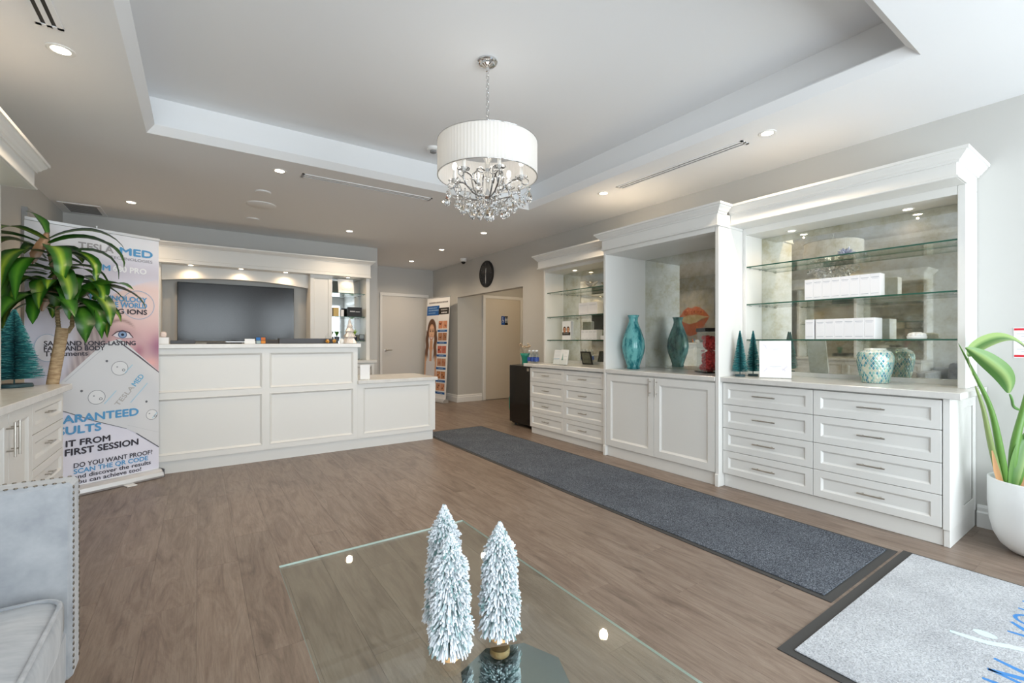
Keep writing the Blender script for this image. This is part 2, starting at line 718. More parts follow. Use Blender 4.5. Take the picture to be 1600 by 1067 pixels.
# doors
r = struct_root('door_1', (3.57, YD, 0), 'white flush office door beside the tall roll-up banner')
q = MB()
q.box(3.09, 4.06, YD - .018, YD - .001, 0.008, 2.148)
part('door_panel', q, M['door'], r)
q = MB()
q.box(3.04, 3.088, YD - .035, YD - .001, 0, 2.15)
q.box(4.062, 4.11, YD - .035, YD - .001, 0, 2.15)
q.box(3.04, 4.11, YD - .035, YD - .001, 2.15, 2.212)
part('door_casing', q, M['trimw'], r, bevel=.004)
q = MB()
q.lathe(0, 0, [(.028, 0), (.028, .008), (.012, .012), (.012, .05)], 16)
q.v = [(3.165 + x, YD - .018 - z, 1.03 + y) for x, y, z in q.v]
q.tube([(3.165, YD - .066, 1.03), (3.20, YD - .068, 1.03), (3.285, YD - .064, 1.03)], [.011, .010, .008], 8)
part('door_handle', q, M['steel'], r, smooth=True, label='silver lever handle')

r = struct_root('door_2', (5.29, 8.06, 0), 'cream washroom door in the side passage')
q = MB()
q.box(4.862, 5.74, 8.042, 8.059, 0.01, 2.10)
part('door_panel', q, M['cream'], r)
q = MB()
q.box(4.80, 4.86, 8.02, 8.059, 0, 2.10)
q.box(5.742, 5.80, 8.02, 8.059, 0, 2.10)
q.box(4.80, 5.80, 8.02, 8.059, 2.10, 2.16)
part('door_casing', q, M['trimw'], r, bevel=.004)


# flat prints -------------------------------------------------------
def text_flat(s, bold=0.0, res=3):
    c = bpy.data.curves.new('lettering', 'FONT')
    c.body = s
    c.size = 1.0
    c.resolution_u = res
    c.offset = bold
    o = bpy.data.objects.new('lettering', c)
    me = bpy.data.meshes.new_from_object(o)
    vs = [(p.co.x, p.co.y) for p in me.vertices]
    fs = [tuple(p.vertices) for p in me.polygons]
    bpy.data.objects.remove(o)
    bpy.data.meshes.remove(me)
    bpy.data.curves.remove(c)
    return vs, fs


def put_text(mb, P, s, u0, u1, z, h, d, col, bold=0.0, rot=0.0):
    """cap height h, baseline z, spans u0..u1 (u1 None keeps natural width)"""
    vs, fs = text_flat(s, 0)
    if not vs:
        return
    x0 = min(v[0] for v in vs)
    x1 = max(v[0] for v in vs)
    cap = 0.69
    sy = h / cap
    sx = sy if u1 is None else (u1 - u0) / (x1 - x0)
    out = []
    for x, y in vs:
        a, bb = (x - x0) * sx, y * sy
        out.append(P(u0 + a * cos(rot) - bb * sin(rot), z + a * sin(rot) + bb * cos(rot), d))
    cc = lin(col) if isinstance(col, str) else col
    mb.add(out, fs, 0, cc)
    for k_, (sx_, sy_) in enumerate(((1, 0), (-1, 0), (0, 1), (0, -1)) if bold > 0 else ()):
        o2 = []
        for x, y in vs:
            a, bb = (x - x0) * sx + sx_ * bold * h * 2.6, y * sy + sy_ * bold * h * 2.6
            o2.append(P(u0 + a * cos(rot) - bb * sin(rot), z + a * sin(rot) + bb * cos(rot), d + .00004 * (k_ + 1)))
        mb.add(o2, fs, 0, cc)


def poly(mb, P, pts, d, cols):
    n = len(pts)
    if isinstance(cols, str):
        cols = lin(cols)
    else:
        cols = [lin(c) for c in cols]
    mb.add([P(u, z, d) for u, z in pts], [tuple(range(n))], 0, cols)


def disc(mb, P, u, z, ru, rz, d, col, n=24, inner=None):
    if inner is None:
        poly(mb, P, [(u + ru * cos(2 * pi * i / n), z + rz * sin(2 * pi * i / n)) for i in range(n)], d, col)
    else:
        vs = []
        for i in range(n):
            a = 2 * pi * i / n
            vs.append(P(u + ru * cos(a), z + rz * sin(a), d))
            vs.append(P(u + (ru - inner) * cos(a), z + (rz - inner) * sin(a), d))
        mb.add(vs, [(2 * i, 2 * ((i + 1) % n), 2 * ((i + 1) % n) + 1, 2 * i + 1) for i in range(n)], 0, lin(col))


# washroom sign on the passage door
t = thing('washroom_sign', 'small blue and black washroom pictogram sign on the cream door', 'sign', (5.335, 8.041, 1.556))
q = MB()
q.box(5.254, 5.336, 8.038, 8.0415, 1.556, 1.742, 0, lin('#1c55a8'))
q.box(5.336, 5.417, 8.038, 8.0415, 1.556, 1.742, 0, lin('#161616'))
part('plate', q, M['print'], t)
PS = lambda u, z, d: (u, 8.0375 - d, z)
q = MB()
W_ = '#e8eef6'
disc(q, PS, 5.288, 1.705, .008, .010, 0, W_, 10)
poly(q, PS, [(5.284, 1.69), (5.292, 1.69), (5.294, 1.655), (5.313, 1.655), (5.318, 1.622), (5.311, 1.620), (5.307, 1.645), (5.284, 1.645)], 0, W_)
disc(q, PS, 5.292, 1.635, .022, .03, 0, W_, 16, .006)
for ux in (5.357, 5.395):
    disc(q, PS, ux, 1.705, .008, .011, 0, W_, 10)
    poly(q, PS, [(ux - .012, 1.69), (ux + .012, 1.69), (ux + .012, 1.645), (ux + .007, 1.645), (ux + .006, 1.60), (ux - .006, 1.60), (ux - .007, 1.645), (ux - .012, 1.645)], 0, W_)
part('pictograms', q, M['print'], t, fix=False)

# ------------------------------------------------------------------ ceiling fittings
pots = [((-.602, 3.327), 'recessed ceiling light at the far left, above the left cabinet'),
        ((.599, 4.575), 'recessed ceiling light between the tray and the left half of the slot vent'),
        ((-.621, 6.541), 'recessed ceiling light next to the square ceiling grille'),
        ((1.73, 6.529), 'recessed ceiling light above the right end of the media cabinet'),
        ((2.242, 4.546), 'recessed ceiling light seen just behind the chandelier crystals'),
        ((3.368, 8.315), 'recessed ceiling light nearest the white office door'),
        ((3.36, 6.979), 'recessed ceiling light beside the small security camera'),
        ((3.337, 5.562), 'recessed ceiling light in front of the round wall clock'),
        ((3.466, 3.362), 'recessed ceiling light above the middle display cabinet'),
        ((3.46, 1.703), 'recessed ceiling light nearest the big right display cabinet')]
for (x, y), lab in pots:
    t = thing('ceiling_downlight', lab, 'light', (x, y, ZC), 'recessed ceiling lights')
    q = MB()
    q.lathe(x, y, [(.040, ZC), (.040, ZC - .003), (.052, ZC - .006), (.060, ZC - .003), (.060, ZC)], 24, cap=False)
    part('trim_ring', q, M['plastic'], t, smooth=True)
    q = MB()
    q.lathe(x, y, [(.040, ZC), (.040, ZC - .003)], 20)
    part('lens', q, M['lens'], t)
    spot('pot_glow', (x, y, ZC - .03), POT_W)


def slot_vent(label, x0, x1, y0, y1, along):
    t = thing('linear_vent', label, 'vent', ((x0 + x1) / 2, (y0 + y1) / 2, ZC), 'linear ceiling vents')
    q = MB()
    zz = ZC - .006
    if along == 'x':
        ys = [y0, y0 + .022, y0 + .022 + .018, y0 + .06, y0 + .078, y1]
        for i in (0, 2, 4):
            q.box(x0, x1, ys[i], ys[i + 1], zz, ZC)
        q.box(x0, x0 + .02, y0, y1, zz, ZC)
        q.box(x1 - .02, x1, y0, y1, zz, ZC)
        sl = [(x0 + .02, x1 - .02, ys[1], ys[2]), (x0 + .02, x1 - .02, ys[3], ys[4])]
    else:
        xs = [x0, x0 + .022, x0 + .04, x0 + .06, x0 + .078, x1]
        for i in (0, 2, 4):
            q.box(xs[i], xs[i + 1], y0, y1, zz, ZC)
        q.box(x0, x1, y0, y0 + .02, zz, ZC)
        q.box(x0, x1, y1 - .02, y1, zz, ZC)
        sl = [(xs[1], xs[2], y0 + .02, y1 - .02), (xs[3], xs[4], y0 + .02, y1 - .02)]
    part('frame', q, M['ceil'], t)
    for s in sl:
        q = MB()
        q.box(s[0], s[1], s[2], s[3], ZC - .002, ZC)
        part('slot', q, M['vent'], t)


slot_vent('long slot vent in the ceiling left of the chandelier', .78, 2.07, 4.52, 4.62, 'x')
slot_vent('long slot vent in the ceiling above the right cabinets', 3.42, 3.52, 1.87, 3.15, 'y')
slot_vent('dark slot vent in the ceiling at the top left corner', -.65, -.55, 1.75, 3.11, 'y')
t = thing('ceiling_grille', 'square grey return air grille in the ceiling above the left banner', 'vent', (-1.11, 7.2, ZC))
q = MB()
for a in ((-1.29, -1.25, 6.94, 7.46), (-.97, -.93, 6.94, 7.46), (-1.25, -.97, 6.94, 6.98), (-1.25, -.97, 7.42, 7.46)):
    q.box(*a, ZC - .008, ZC)
part('frame', q, M['ceil'], t)
q = MB()
q.box(-1.25, -.97, 6.98, 7.42, ZC - .002, ZC)
part('backing', q, M['mesh_vent'], t)
for k in range(9):
    q = MB()
    yy = 7.0 + k * .048
    q.box(-1.25, -.97, yy, yy + .02, ZC - .007, ZC - .002)
    part('slat', q, M['mesh_vent'], t)
for x, y, r, n, lab in ((.542, 5.32, .075, 'flush_speaker', 'small flat white ceiling cap closer to the slot vent'),
                        (.576, 5.834, .15, 'ceiling_speaker', 'large faint round white ceiling speaker'),
                        (.556, 6.567, .075, 'flush_speaker', 'small flat white ceiling cap closer to the media cabinet')):
    q = MB()
    q.lathe(x, y, [(r, ZC), (r, ZC - .006), (r * .9, ZC - .012)], 28)
    solo(n, q, M['ceil'], lab, 'ceiling fitting', smooth=30)
x, y = 1.83, 3.98
t = thing('smoke_detector', 'small round smoke detector on the raised tray ceiling', 'smoke detector', (x, y, ZT))
q = MB()
q.lathe(x, y, [(.06, ZT), (.06, ZT - .02), (.05, ZT - .03)], 24)
part('body', q, M['plastic'], t, smooth=30)
q = MB()
q.lathe(x, y, [(.03, ZT - .03), (.03, ZT - .045), (.02, ZT - .05)], 16)
part('sensor', q, M['mesh_vent'], t, smooth=30)
x, y = 4.06, 7.51
t = thing('security_camera', 'small white dome security camera on the ceiling near the clock', 'camera', (x, y, ZC))
q = MB()
q.lathe(x, y, [(.062, ZC), (.062, ZC - .045), (.05, ZC - .06)], 24)
part('housing', q, M['plastic'], t, smooth=30)
q = MB()
q.ball((x, y, ZC - .062), .042, seg=14, rings=8)
part('dome', q, M['black'], t, smooth='all')

# wall clock ---------------------------------------------------------
cy_, cz_ = 6.945, 2.412
t = thing('wall_clock', 'round black wall clock with light hands above the passage opening', 'clock', (XR, cy_, cz_))
CP = lambda a, b_, d: (XR - d, cy_ - a, cz_ + b_)
q = MB()
q.lathe(0, 0, [(.235, 0.001), (.235, .022), (.215, .032), (.205, .022)], 40)
q.v = [CP(x, y, z) for x, y, z in q.v]
part('case', q, M['blackmat'], t, smooth=30)
q = MB()
q.lathe(0, 0, [(.204, .0225), (.204, .024)], 40)
q.v = [CP(x, y, z) for x, y, z in q.v]
part('face', q, noisy('smoky_clock_face', lin('#17181b'), lin('#33353a'), 9, 0.25), t)
for k in range(12):
    a = k * pi / 6
    q = MB()
    r0, r1, w = .165, .192, .007
    ca, sa = cos(a), sin(a)
    pts = [(r * ca + s * w * sa, r * sa - s * w * ca, d) for d in (.0245, .027) for r in (r0, r1) for s in (-1, 1)]
    q.hexa([CP(*p) for p in pts])
    part('hour_mark', q, M['dark'], t)
for nm, ang, ln_, w in (('hour_hand', radians(80), .10, .007), ('minute_hand', radians(-88), .165, .005)):
    q = MB()
    ca, sa = cos(ang), sin(ang)
    pts = [(r * ca + s * w * sa, r * sa - s * w * ca, d) for d in (.028, .031) for r in (-.03, ln_) for s in (-1, 1)]
    q.hexa([CP(*p) for p in pts])
    part(nm, q, M['trimw'], t)

# ------------------------------------------------------------------ cabinetry
class Fr:
    """wall frame: u along the wall, n out from the wall, z up"""

    def __init__(s, kind):
        s.k = kind

    def P(s, u, n, z):
        if s.k == 'R':
            return (XR - n, u, z)
        if s.k == 'L':
            return (XL + n, u, z)
        if s.k == 'B':
            return (u, YB - n, z)
        if s.k == 'D':            # reception desk, n measured towards the room from y = 5.23
            return (u, 5.23 - n, z)

    def box(s, mb, u0, u1, n0, n1, z0, z1, mat=0, cols=None):
        a, c = s.P(u0, n0, z0), s.P(u1, n1, z1)
        lo = [min(a[i], c[i]) for i in range(3)]
        hi = [max(a[i], c[i]) for i in range(3)]
        mb.box(lo[0], hi[0], lo[1], hi[1], lo[2], hi[2], mat, cols)

    def dirs(s):
        return {'R': ((0, 1), (-1, 0)), 'L': ((0, 1), (1, 0)), 'B': ((1, 0), (0, -1)), 'D': ((1, 0), (0, -1))}[s.k]


def shaker(mb, F, u0, u1, z0, z1, n0, n1, ins=.05, rec=.012, slope=.013):
    def ring(i, n):
        return [F.P(u0 + i, n, z0 + i), F.P(u1 - i, n, z0 + i), F.P(u1 - i, n, z1 - i), F.P(u0 + i, n, z1 - i)]
    v = ring(0, n0) + ring(0, n1) + ring(ins, n1) + ring(ins + .004, n1 - .004) + ring(ins + slope, n1 - rec)
    f = [(3, 2, 1, 0), (16, 17, 18, 19)]
    for k in range(4):
        for i in range(4):
            j = (i + 1) % 4
            f.append((4 * k + i, 4 * k + j, 4 * k + 4 + j, 4 * k + 4 + i))
    mb.add(v, f)


def bar_handle(F, parent, u, z, n, ln, vertical=False, r=.005):
    q = MB()
    off = .030
    if vertical:
        q.tube([F.P(u, n + off, z - ln / 2), F.P(u, n + off, z + ln / 2)], r, 8)
        for s in (-.32, .32):
            q.tube([F.P(u, n - .001, z + s * ln), F.P(u, n + off, z + s * ln)], r * .8, 6)
    else:
        q.tube([F.P(u - ln / 2, n + off, z), F.P(u + ln / 2, n + off, z)], r, 8)
        for s in (-.32, .32):
            q.tube([F.P(u + s * ln, n - .001, z), F.P(u + s * ln, n + off, z)], r * .8, 6)
    return part('handle', q, M['steel'], parent, smooth=30)


def drawer(F, t, u0, u1, z0, z1, n0, n1, hl):
    q = MB()
    g = .0018
    shaker(q, F, u0 + g, u1 - g, z0 + g, z1 - g, n0, n1, ins=min(.048, (z1 - z0) * .26))
    d = part('drawer', q, M['white'], t, bevel=.0015)
    bar_handle(F, d, (u0 + u1) / 2, (z0 + z1) / 2, n1 - .012, hl)
    return d


def cab_door(F, t, u0, u1, z0, z1, n0, n1, hu, hz, ins=.065):
    q = MB()
    g = .0018
    shaker(q, F, u0 + g, u1 - g, z0 + g, z1 - g, n0, n1, ins=ins, rec=.012, slope=.018)
    d = part('door', q, M['white'], t, bevel=.0015)
    bar_handle(F, d, hu, hz, n1, .17, True)
    return d


CROWN = [(0, 0), (.010, 0), (.012, .012), (.022, .018), (.030, .030), (.046, .046), (.050, .056), (.060, .058), (.062, .075), (0, .075)]


def crown(F, t, u0, u1, nf, z, ends=(True, True), nb=(.004, .004), h=1.0):
    """crown moulding along front u0..u1 at depth nf, with returns to the wall"""
    U, N = F.dirs()
    q = MB()
    path = []

    def pt(u, n, ou, on):
        p = F.P(u, n, z)
        path.append((p, (U[0] * ou + N[0] * on, U[1] * ou + N[1] * on)))
    if ends[0]:
        pt(u0, nb[0], -1, 0)
        pt(u0, nf, -1, 1)
    else:
        pt(u0, nf, 0, 1)
    if ends[1]:
        pt(u1, nf, 1, 1)
        pt(u1, nb[1], 1, 0)
    else:
        pt(u1, nf, 0, 1)
    q.sweep(path, [(o, zz * h) for o, zz in CROWN])
    return part('crown_moulding', q, M['white'], t)


def glass_shelf(F, t, u0, u1, n0, n1, ztop, th=.010, name='glass_shelf'):
    q = MB()
    a, c = F.P(u0, n0, ztop - th), F.P(u1, n1, ztop)
    lo = [min(a[i], c[i]) for i in range(3)]
    hi = [max(a[i], c[i]) for i in range(3)]
    v = [(x, y, z) for z in (lo[2], hi[2]) for y in (lo[1], hi[1]) for x in (lo[0], hi[0])]
    q.add(v, [(0, 2, 3, 1), (4, 5, 7, 6)], 0)
    q.add(v, [(0, 1, 5, 4), (2, 6, 7, 3), (0, 4, 6, 2), (1, 3, 7, 5)], 1)
    s = part(name, q, [M['glass'], M['gedge']], t, fix=False)
    for uu in (u0 + .012, u1 - .012):
        for nn in (n0 + .05, n1 - .04):
            q = MB()
            q.tube([F.P(uu - .011, nn, ztop - th - .006), F.P(uu + .011, nn, ztop - th - .006)], .0035, 6)
            part('shelf_pin', q, M['chrome'], s, smooth='all')
    return s


def puck(F, t, u, n, z, power=None):
    q = MB()
    p = F.P(u, n, z)
    q.lathe(p[0], p[1], [(.026, z), (.026, z - .003), (.034, z - .005), (.038, z - .002), (.038, z)], 18, cap=False)
    r = part('puck_light', q, M['plastic'], t, smooth=True)
    q = MB()
    q.lathe(p[0], p[1], [(.026, z - .0005), (.026, z - .003)], 16)
    part('lens', q, M['lens'], r)
    spot('puck_glow', (p[0], p[1], z - .03), power or PUCK_W, 165, 1.0, (1.0, .70, .42), .008)


R = Fr('R')
L = Fr('L')
B = Fr('B')


def base_drawers(F, name, label, u0, u1, cols, zs, n_car, n_front, hl, cat='cabinet', post=None, end=None, group=None):
    p = F.P((u0 + u1) / 2, n_car / 2, 0)
    t = thing(name, label, cat, p, group)
    q = MB()
    F.box(q, u0, u1, .004, n_car - .004, .105, .879)
    part('carcass', q, M['white'], t)
    q = MB()
    F.box(q, u0, u1, .004, n_car, .0005, .104)
    part('plinth', q, M['white'], t, bevel=.002)
    for (a, c), hh in zip(cols, hl):
        for k in range(len(zs) - 1):
            drawer(F, t, a, c, zs[k], zs[k + 1], n_car - .004, n_front, hh)
    return t


# --- big right cabinet ------------------------------------------------
ZS = [.113, .306, .496, .691, .870]
t = base_drawers(R, 'drawer_cabinet', 'wide white eight drawer base cabinet at the right, nearest the potted plant',
                 .776, 2.148, [(.778, 1.465), (1.465, 2.147)], ZS, .580, .610, (.15, .17))
q = MB()
R.box(q, .742, .775, .30, .609, .105, .879)
R.box(q, .752, .775, .004, .30, .105, .879)
R.box(q, .742, .750, .004, .06, .105, .879)
R.box(q, .742, .750, .06, .30, .80, .879)
R.box(q, .742, .750, .06, .30, .105, .19)
R.box(q, .745, .775, .004, .59, .0005, .104)
part('end_panel', q, M['white'], t, bevel=.002)
q = MB()
R.box(q, .690, 2.149, .004, .640, .880, .920)
solo('countertop', q, M['quartz'], 'pale countertop on the wide drawer cabinet, under the patterned vase', 'countertop', bevel=.003)

t = thing('display_hutch', 'wide white open hutch with three glass shelves of white boxes', 'hutch', R.P(1.44, .15, .92))
q = MB()
R.box(q, .736, .774, .004, .290, .9205, 2.20)
part('side_panel', q, M['white'], t, bevel=.002)
q = MB()
R.box(q, 2.122, 2.148, .004, .290, .9205, 2.20)
part('side_panel', q, M['white'], t, bevel=.002)
q = MB()
R.box(q, .775, 2.121, .004, .290, 2.145, 2.20)
part('top_board', q, M['white'], t)
q = MB()
R.box(q, .775, 2.121, .004, .020, .955, 2.144)
part('mirror_back', q, M['mirror'], t)
q = MB()
R.box(q, .775, 2.121, .004, .040, .9205, .9545)
part('bottom_rail', q, M['quartz'], t)
q = MB()
R.box(q, .736, 2.148, .004, .490, 2.2005, 2.295)
R.box(q, .726, 2.148, .4905, .502, 2.2005, 2.214)
R.box(q, .726, .7355, .28, .490, 2.2005, 2.214)
part('frieze', q, M['white'], t, bevel=.003)
crown(R, t, .736, 2.148, .490, 2.290, (True, False))
for z in (1.868, 1.541, 1.233):
    glass_shelf(R, t, .776, 2.120, .022, .280, z)
for u in (1.06, 1.82):
    puck(R, t, u, .13, 2.145)
# --- middle cabinet -----------------------------------------------------
t = thing('display_cabinet', 'tall deep white cabinet with two doors and an open mirrored niche', 'cabinet', R.P(2.81, .33, 0))
for a, c in ((2.150, 2.184), (3.431, 3.465)):
    q = MB()
    R.box(q, a, c, .004, .660, .0005, 2.18)
    R.box(q, a - .0003, c + .0003, .63, .668, .0005, .105)
    part('pilaster', q, M['white'], t, bevel=.003)
q = MB()
R.box(q, 2.185, 3.430, .004, .630, .105, .879)
part('carcass', q, M['white'], t)
q = MB()
R.box(q, 2.185, 3.430, .004, .632, .0005, .104)
part('plinth', q, M['white'], t)
cab_door(R, t, 2.186, 2.812, .112, .868, .631, .658, 2.775, .775)
cab_door(R, t, 2.812, 3.429, .112, .868, .631, .658, 2.849, .775)
q = MB()
R.box(q, 2.185, 3.430, .004, .660, 2.14, 2.18)
part('top_board', q, M['white'], t)
q = MB()
R.box(q, 2.185, 3.430, .004, .020, .921, 2.139)
part('mirror_back', q, M['mirror'], t)
q = MB()
R.box(q, 2.149, 3.470, .004, .680, 2.1805, 2.29)
R.box(q, 2.142, 3.477, .6805, .690, 2.1805, 2.194)
R.box(q, 2.142, 2.1485, .51, .680, 2.1805, 2.194)
R.box(q, 3.4705, 3.477, .49, .680, 2.1805, 2.194)
part('frieze', q, M['white'], t, bevel=.003)
crown(R, t, 2.149, 3.470, .680, 2.285, (True, True), (.56, .54))
q = MB()
R.box(q, 2.1855, 3.4295, .022, .664, .880, .920)
solo('countertop', q, M['quartz'], 'pale countertop in the mirrored niche under the tall turquoise vase', 'countertop', bevel=.003)
# --- left cabinet of the right wall ---------------------------------------
t = base_drawers(R, 'drawer_cabinet', 'narrower white eight drawer base cabinet beside the black mini fridge',
                 3.467, 4.848, [(3.500, 4.165), (4.165, 4.846)], [.090, .286, .483, .687, .868], .580, .610, (.13, .13))
q = MB()
R.box(q, 3.467, 4.955, .004, .640, .880, .920)
solo('countertop', q, M['quartz'], 'pale countertop beside the black mini fridge, carrying water bottles', 'countertop', bevel=.003)
t = thing('display_hutch', 'smaller white mirrored hutch with glass shelves near the wall clock', 'hutch', R.P(4.16, .19, .92))
q = MB()
R.box(q, 4.812, 4.850, .004, .375, .9205, 2.18)
part('side_panel', q, M['white'], t, bevel=.002)
q = MB()
R.box(q, 3.467, 4.811, .004, .375, 2.14, 2.18)
part('top_board', q, M['white'], t)
q = MB()
R.box(q, 3.467, 4.811, .004, .055, .955, 2.139)
part('mirror_back', q, M['mirror'], t)
q = MB()
R.box(q, 3.467, 4.811, .004, .075, .9205, .9545)
part('bottom_rail', q, M['quartz'], t)
q = MB()
R.box(q, 3.479, 4.855, .004, .470, 2.1805, 2.29)
R.box(q, 3.479, 4.867, .4705, .482, 2.1805, 2.194)
R.box(q, 4.8555, 4.867, .30, .470, 2.1805, 2.194)
part('frieze', q, M['white'], t, bevel=.003)
crown(R, t, 3.479, 4.855, .470, 2.285, (False, True))
for z in (1.868, 1.541, 1.233):
    glass_shelf(R, t, 3.469, 4.810, .057, .345, z)
puck(R, t, 4.42, .20, 2.14)
puck(R, t, 3.78, .20, 2.14)

# --- left wall hutch (also seen in the mirrors) ------------------------------
t = base_drawers(L, 'drawer_cabinet', 'white base cabinet at the left with three stacked drawers and long door handles',
                 2.20, 4.315, [(3.61, 4.310), (2.21, 2.85)], [.113, .306, .496, .691, .870], .545, .572, (.12, .12))
cab_door(L, t, 2.85, 3.23, .113, .870, .541, .572, 3.195, .74, .06)
cab_door(L, t, 3.23, 3.61, .113, .870, .541, .572, 3.265, .74, .06)
q = MB()
L.box(q, 2.20, 4.39, .004, .605, .880, .920)
solo('countertop', q, M['quartz'], 'pale countertop at the left in front of the leafy plant', 'countertop', bevel=.003)
t = thing('display_hutch', 'white mirrored hutch on the left wall with its cornice at the picture edge', 'hutch', L.P(3.15, .17, .92))
for a, c in ((2.20, 2.24), (3.13, 3.17), (4.05, 4.09)):
    q = MB()
    L.box(q, a, c, .004, .335, .9205, 2.18)
    part('side_panel', q, M['white'], t, bevel=.002)
q = MB()
L.box(q, 2.20, 4.09, .004, .335, 2.1805, 2.20)
part('top_board', q, M['white'], t)
for a, c in ((2.241, 3.129), (3.171, 4.049)):
    q = MB()
    L.box(q, a, c, .004, .020, .9205, 2.18)
    part('mirror_back', q, M['mirror'], t)
    for z in (1.868, 1.541, 1.233):
        glass_shelf(L, t, a + .001, c - .001, .022, .30, z)
    puck(L, t, (a + c) / 2, .18, 2.18)
q = MB()
L.box(q, 2.20, 4.092, .004, .480, 2.2005, 2.29)
L.box(q, 2.20, 4.092, .336, .480, 2.18, 2.2003)
L.box(q, 2.20, 4.105, .4805, .492, 2.18, 2.192)
L.box(q, 4.0925, 4.105, .336, .480, 2.18, 2.192)
part('frieze', q, M['white'], t, bevel=.003)
crown(L, t, 2.20, 4.092, .480, 2.285, (True, True))

# --- media cabinet on the back wall ------------------------------------------
t = thing('base_cabinet', 'white base cabinet along the back wall behind the reception desk', 'cabinet', B.P(.48, .22, 0))
q = MB()
B.box(q, -1.30, 2.25, .004, .425, .10, .879)
part('carcass', q, M['white'], t)
q = MB()
B.box(q, -1.30, 2.25, .004, .40, .0005, .099)
part('plinth', q, M['white'], t)
for k in range(5):
    a = -1.30 + k * .71
    q = MB()
    shaker(q, B, a + .004, a + .706, .11, .87, .424, .445)
    d = part('door', q, M['white'], t)
    bar_handle(B, d, a + (.65 if k % 2 == 0 else .06), .76, .445, .15, True)
q = MB()
B.box(q, -1.32, 2.284, .004, .465, .880, .920)
solo('countertop', q, M['quartz'], 'pale countertop along the back wall under the television', 'countertop', bevel=.003)

t = thing('media_cabinet', 'white built-in with an arched television alcove and a lit shelf niche', 'cabinet', B.P(.48, .2, .92))
for a, c in ((-1.30, -1.255), (2.150, 2.205)):
    q = MB()
    B.box(q, a, c, .004, .350, .9205, 2.20)
    part('side_panel', q, M['white'], t, bevel=.002)
for a, c in ((-.700, -.395), (1.338, 1.643)):
    q = MB()
    B.box(q, a, c, .004, .330, .9205, 2.20)
    shaker(q, B, a, c, .9205, 2.20, .3305, .350, .05, .010, .008)
    part('pilaster', q, M['white'], t, bevel=.002)
q = MB()
B.box(q, -1.30, 2.205, .004, .350, 2.2005, 2.24)
part('top_board', q, M['white'], t)
q = MB()
B.box(q, -1.30, 2.205, .004, .400, 2.2405, 2.41)
B.box(q, -1.30, 2.205, .3505, .400, 2.195, 2.2403)
B.box(q, -1.30, 2.214, .4005, .412, 2.195, 2.208)
part('frieze', q, M['white'], t, bevel=.003)
crown(B, t, -1.30, 2.205, .400, 2.395, (False, True), h=.8)
# arched valance in the alcove
q = MB()
N_ = 24
vs, fs = [], []
for i in range(N_ + 1):
    s = i / N_
    u = -.394 + s * (1.337 + .394)
    za = 2.0 + .06 * (1 - (2 * s - 1) ** 2)
    for n_ in (.18, .20):
        vs.append(B.P(u, n_, za))
        vs.append(B.P(u, n_, 2.1995))
for i in range(N_):
    a, c = 4 * i, 4 * i + 4
    fs += [(a, c, c + 1, a + 1), (a + 2, a + 3, c + 3, c + 2), (a, a + 2, c + 2, c), (a + 1, c + 1, c + 3, a + 3)]
fs += [(0, 1, 3, 2), (4 * N_, 4 * N_ + 2, 4 * N_ + 3, 4 * N_ + 1)]
q.add(vs, fs)
part('arched_valance', q, M['white'], t)
q = MB()
B.box(q, -.394, 1.337, .004, .02, .9205, 2.1995)
part('alcove_back', q, M['paint'], t)
for u in (-.09, .47, 1.02):
    puck(B, t, u, .30, 2.2, 4.4)
for a, c in ((-1.254, -.701), (1.644, 2.149)):
    q = MB()
    B.box(q, a, c, .004, .016, .9205, 2.1995)
    part('mirror_back', q, M['mirror_clear'], t)
    for z in (1.955, 1.595, 1.226):
        glass_shelf(B, t, a + .001, c - .001, .018, .30, z)
    puck(B, t, (a + c) / 2, .26, 2.2, 1.6)

# television
t = thing('television', 'large black flat television in the arched alcove', 'television', (.46, 7.40, 1.21))
q = MB()
q.box(-.237, 1.157, 7.385, 7.425, 1.215, 1.995)
part('bezel', q, M['black'], t, bevel=.004)
q = MB()
q.box(-.222, 1.142, 7.3835, 7.3845, 1.232, 1.982)
part('screen', q, M['tv'], t)
q = MB()
q.box(.36, .56, 7.4255, 7.479, 1.45, 1.75)
part('wall_mount', q, M['blackmat'], t)
q = MB()
q.box(.30, .62, 7.387, 7.42, 1.20, 1.2145)
part('lower_lip', q, M['alu'], t)

# --- reception desk ---------------------------------------------------------
D = Fr('D')


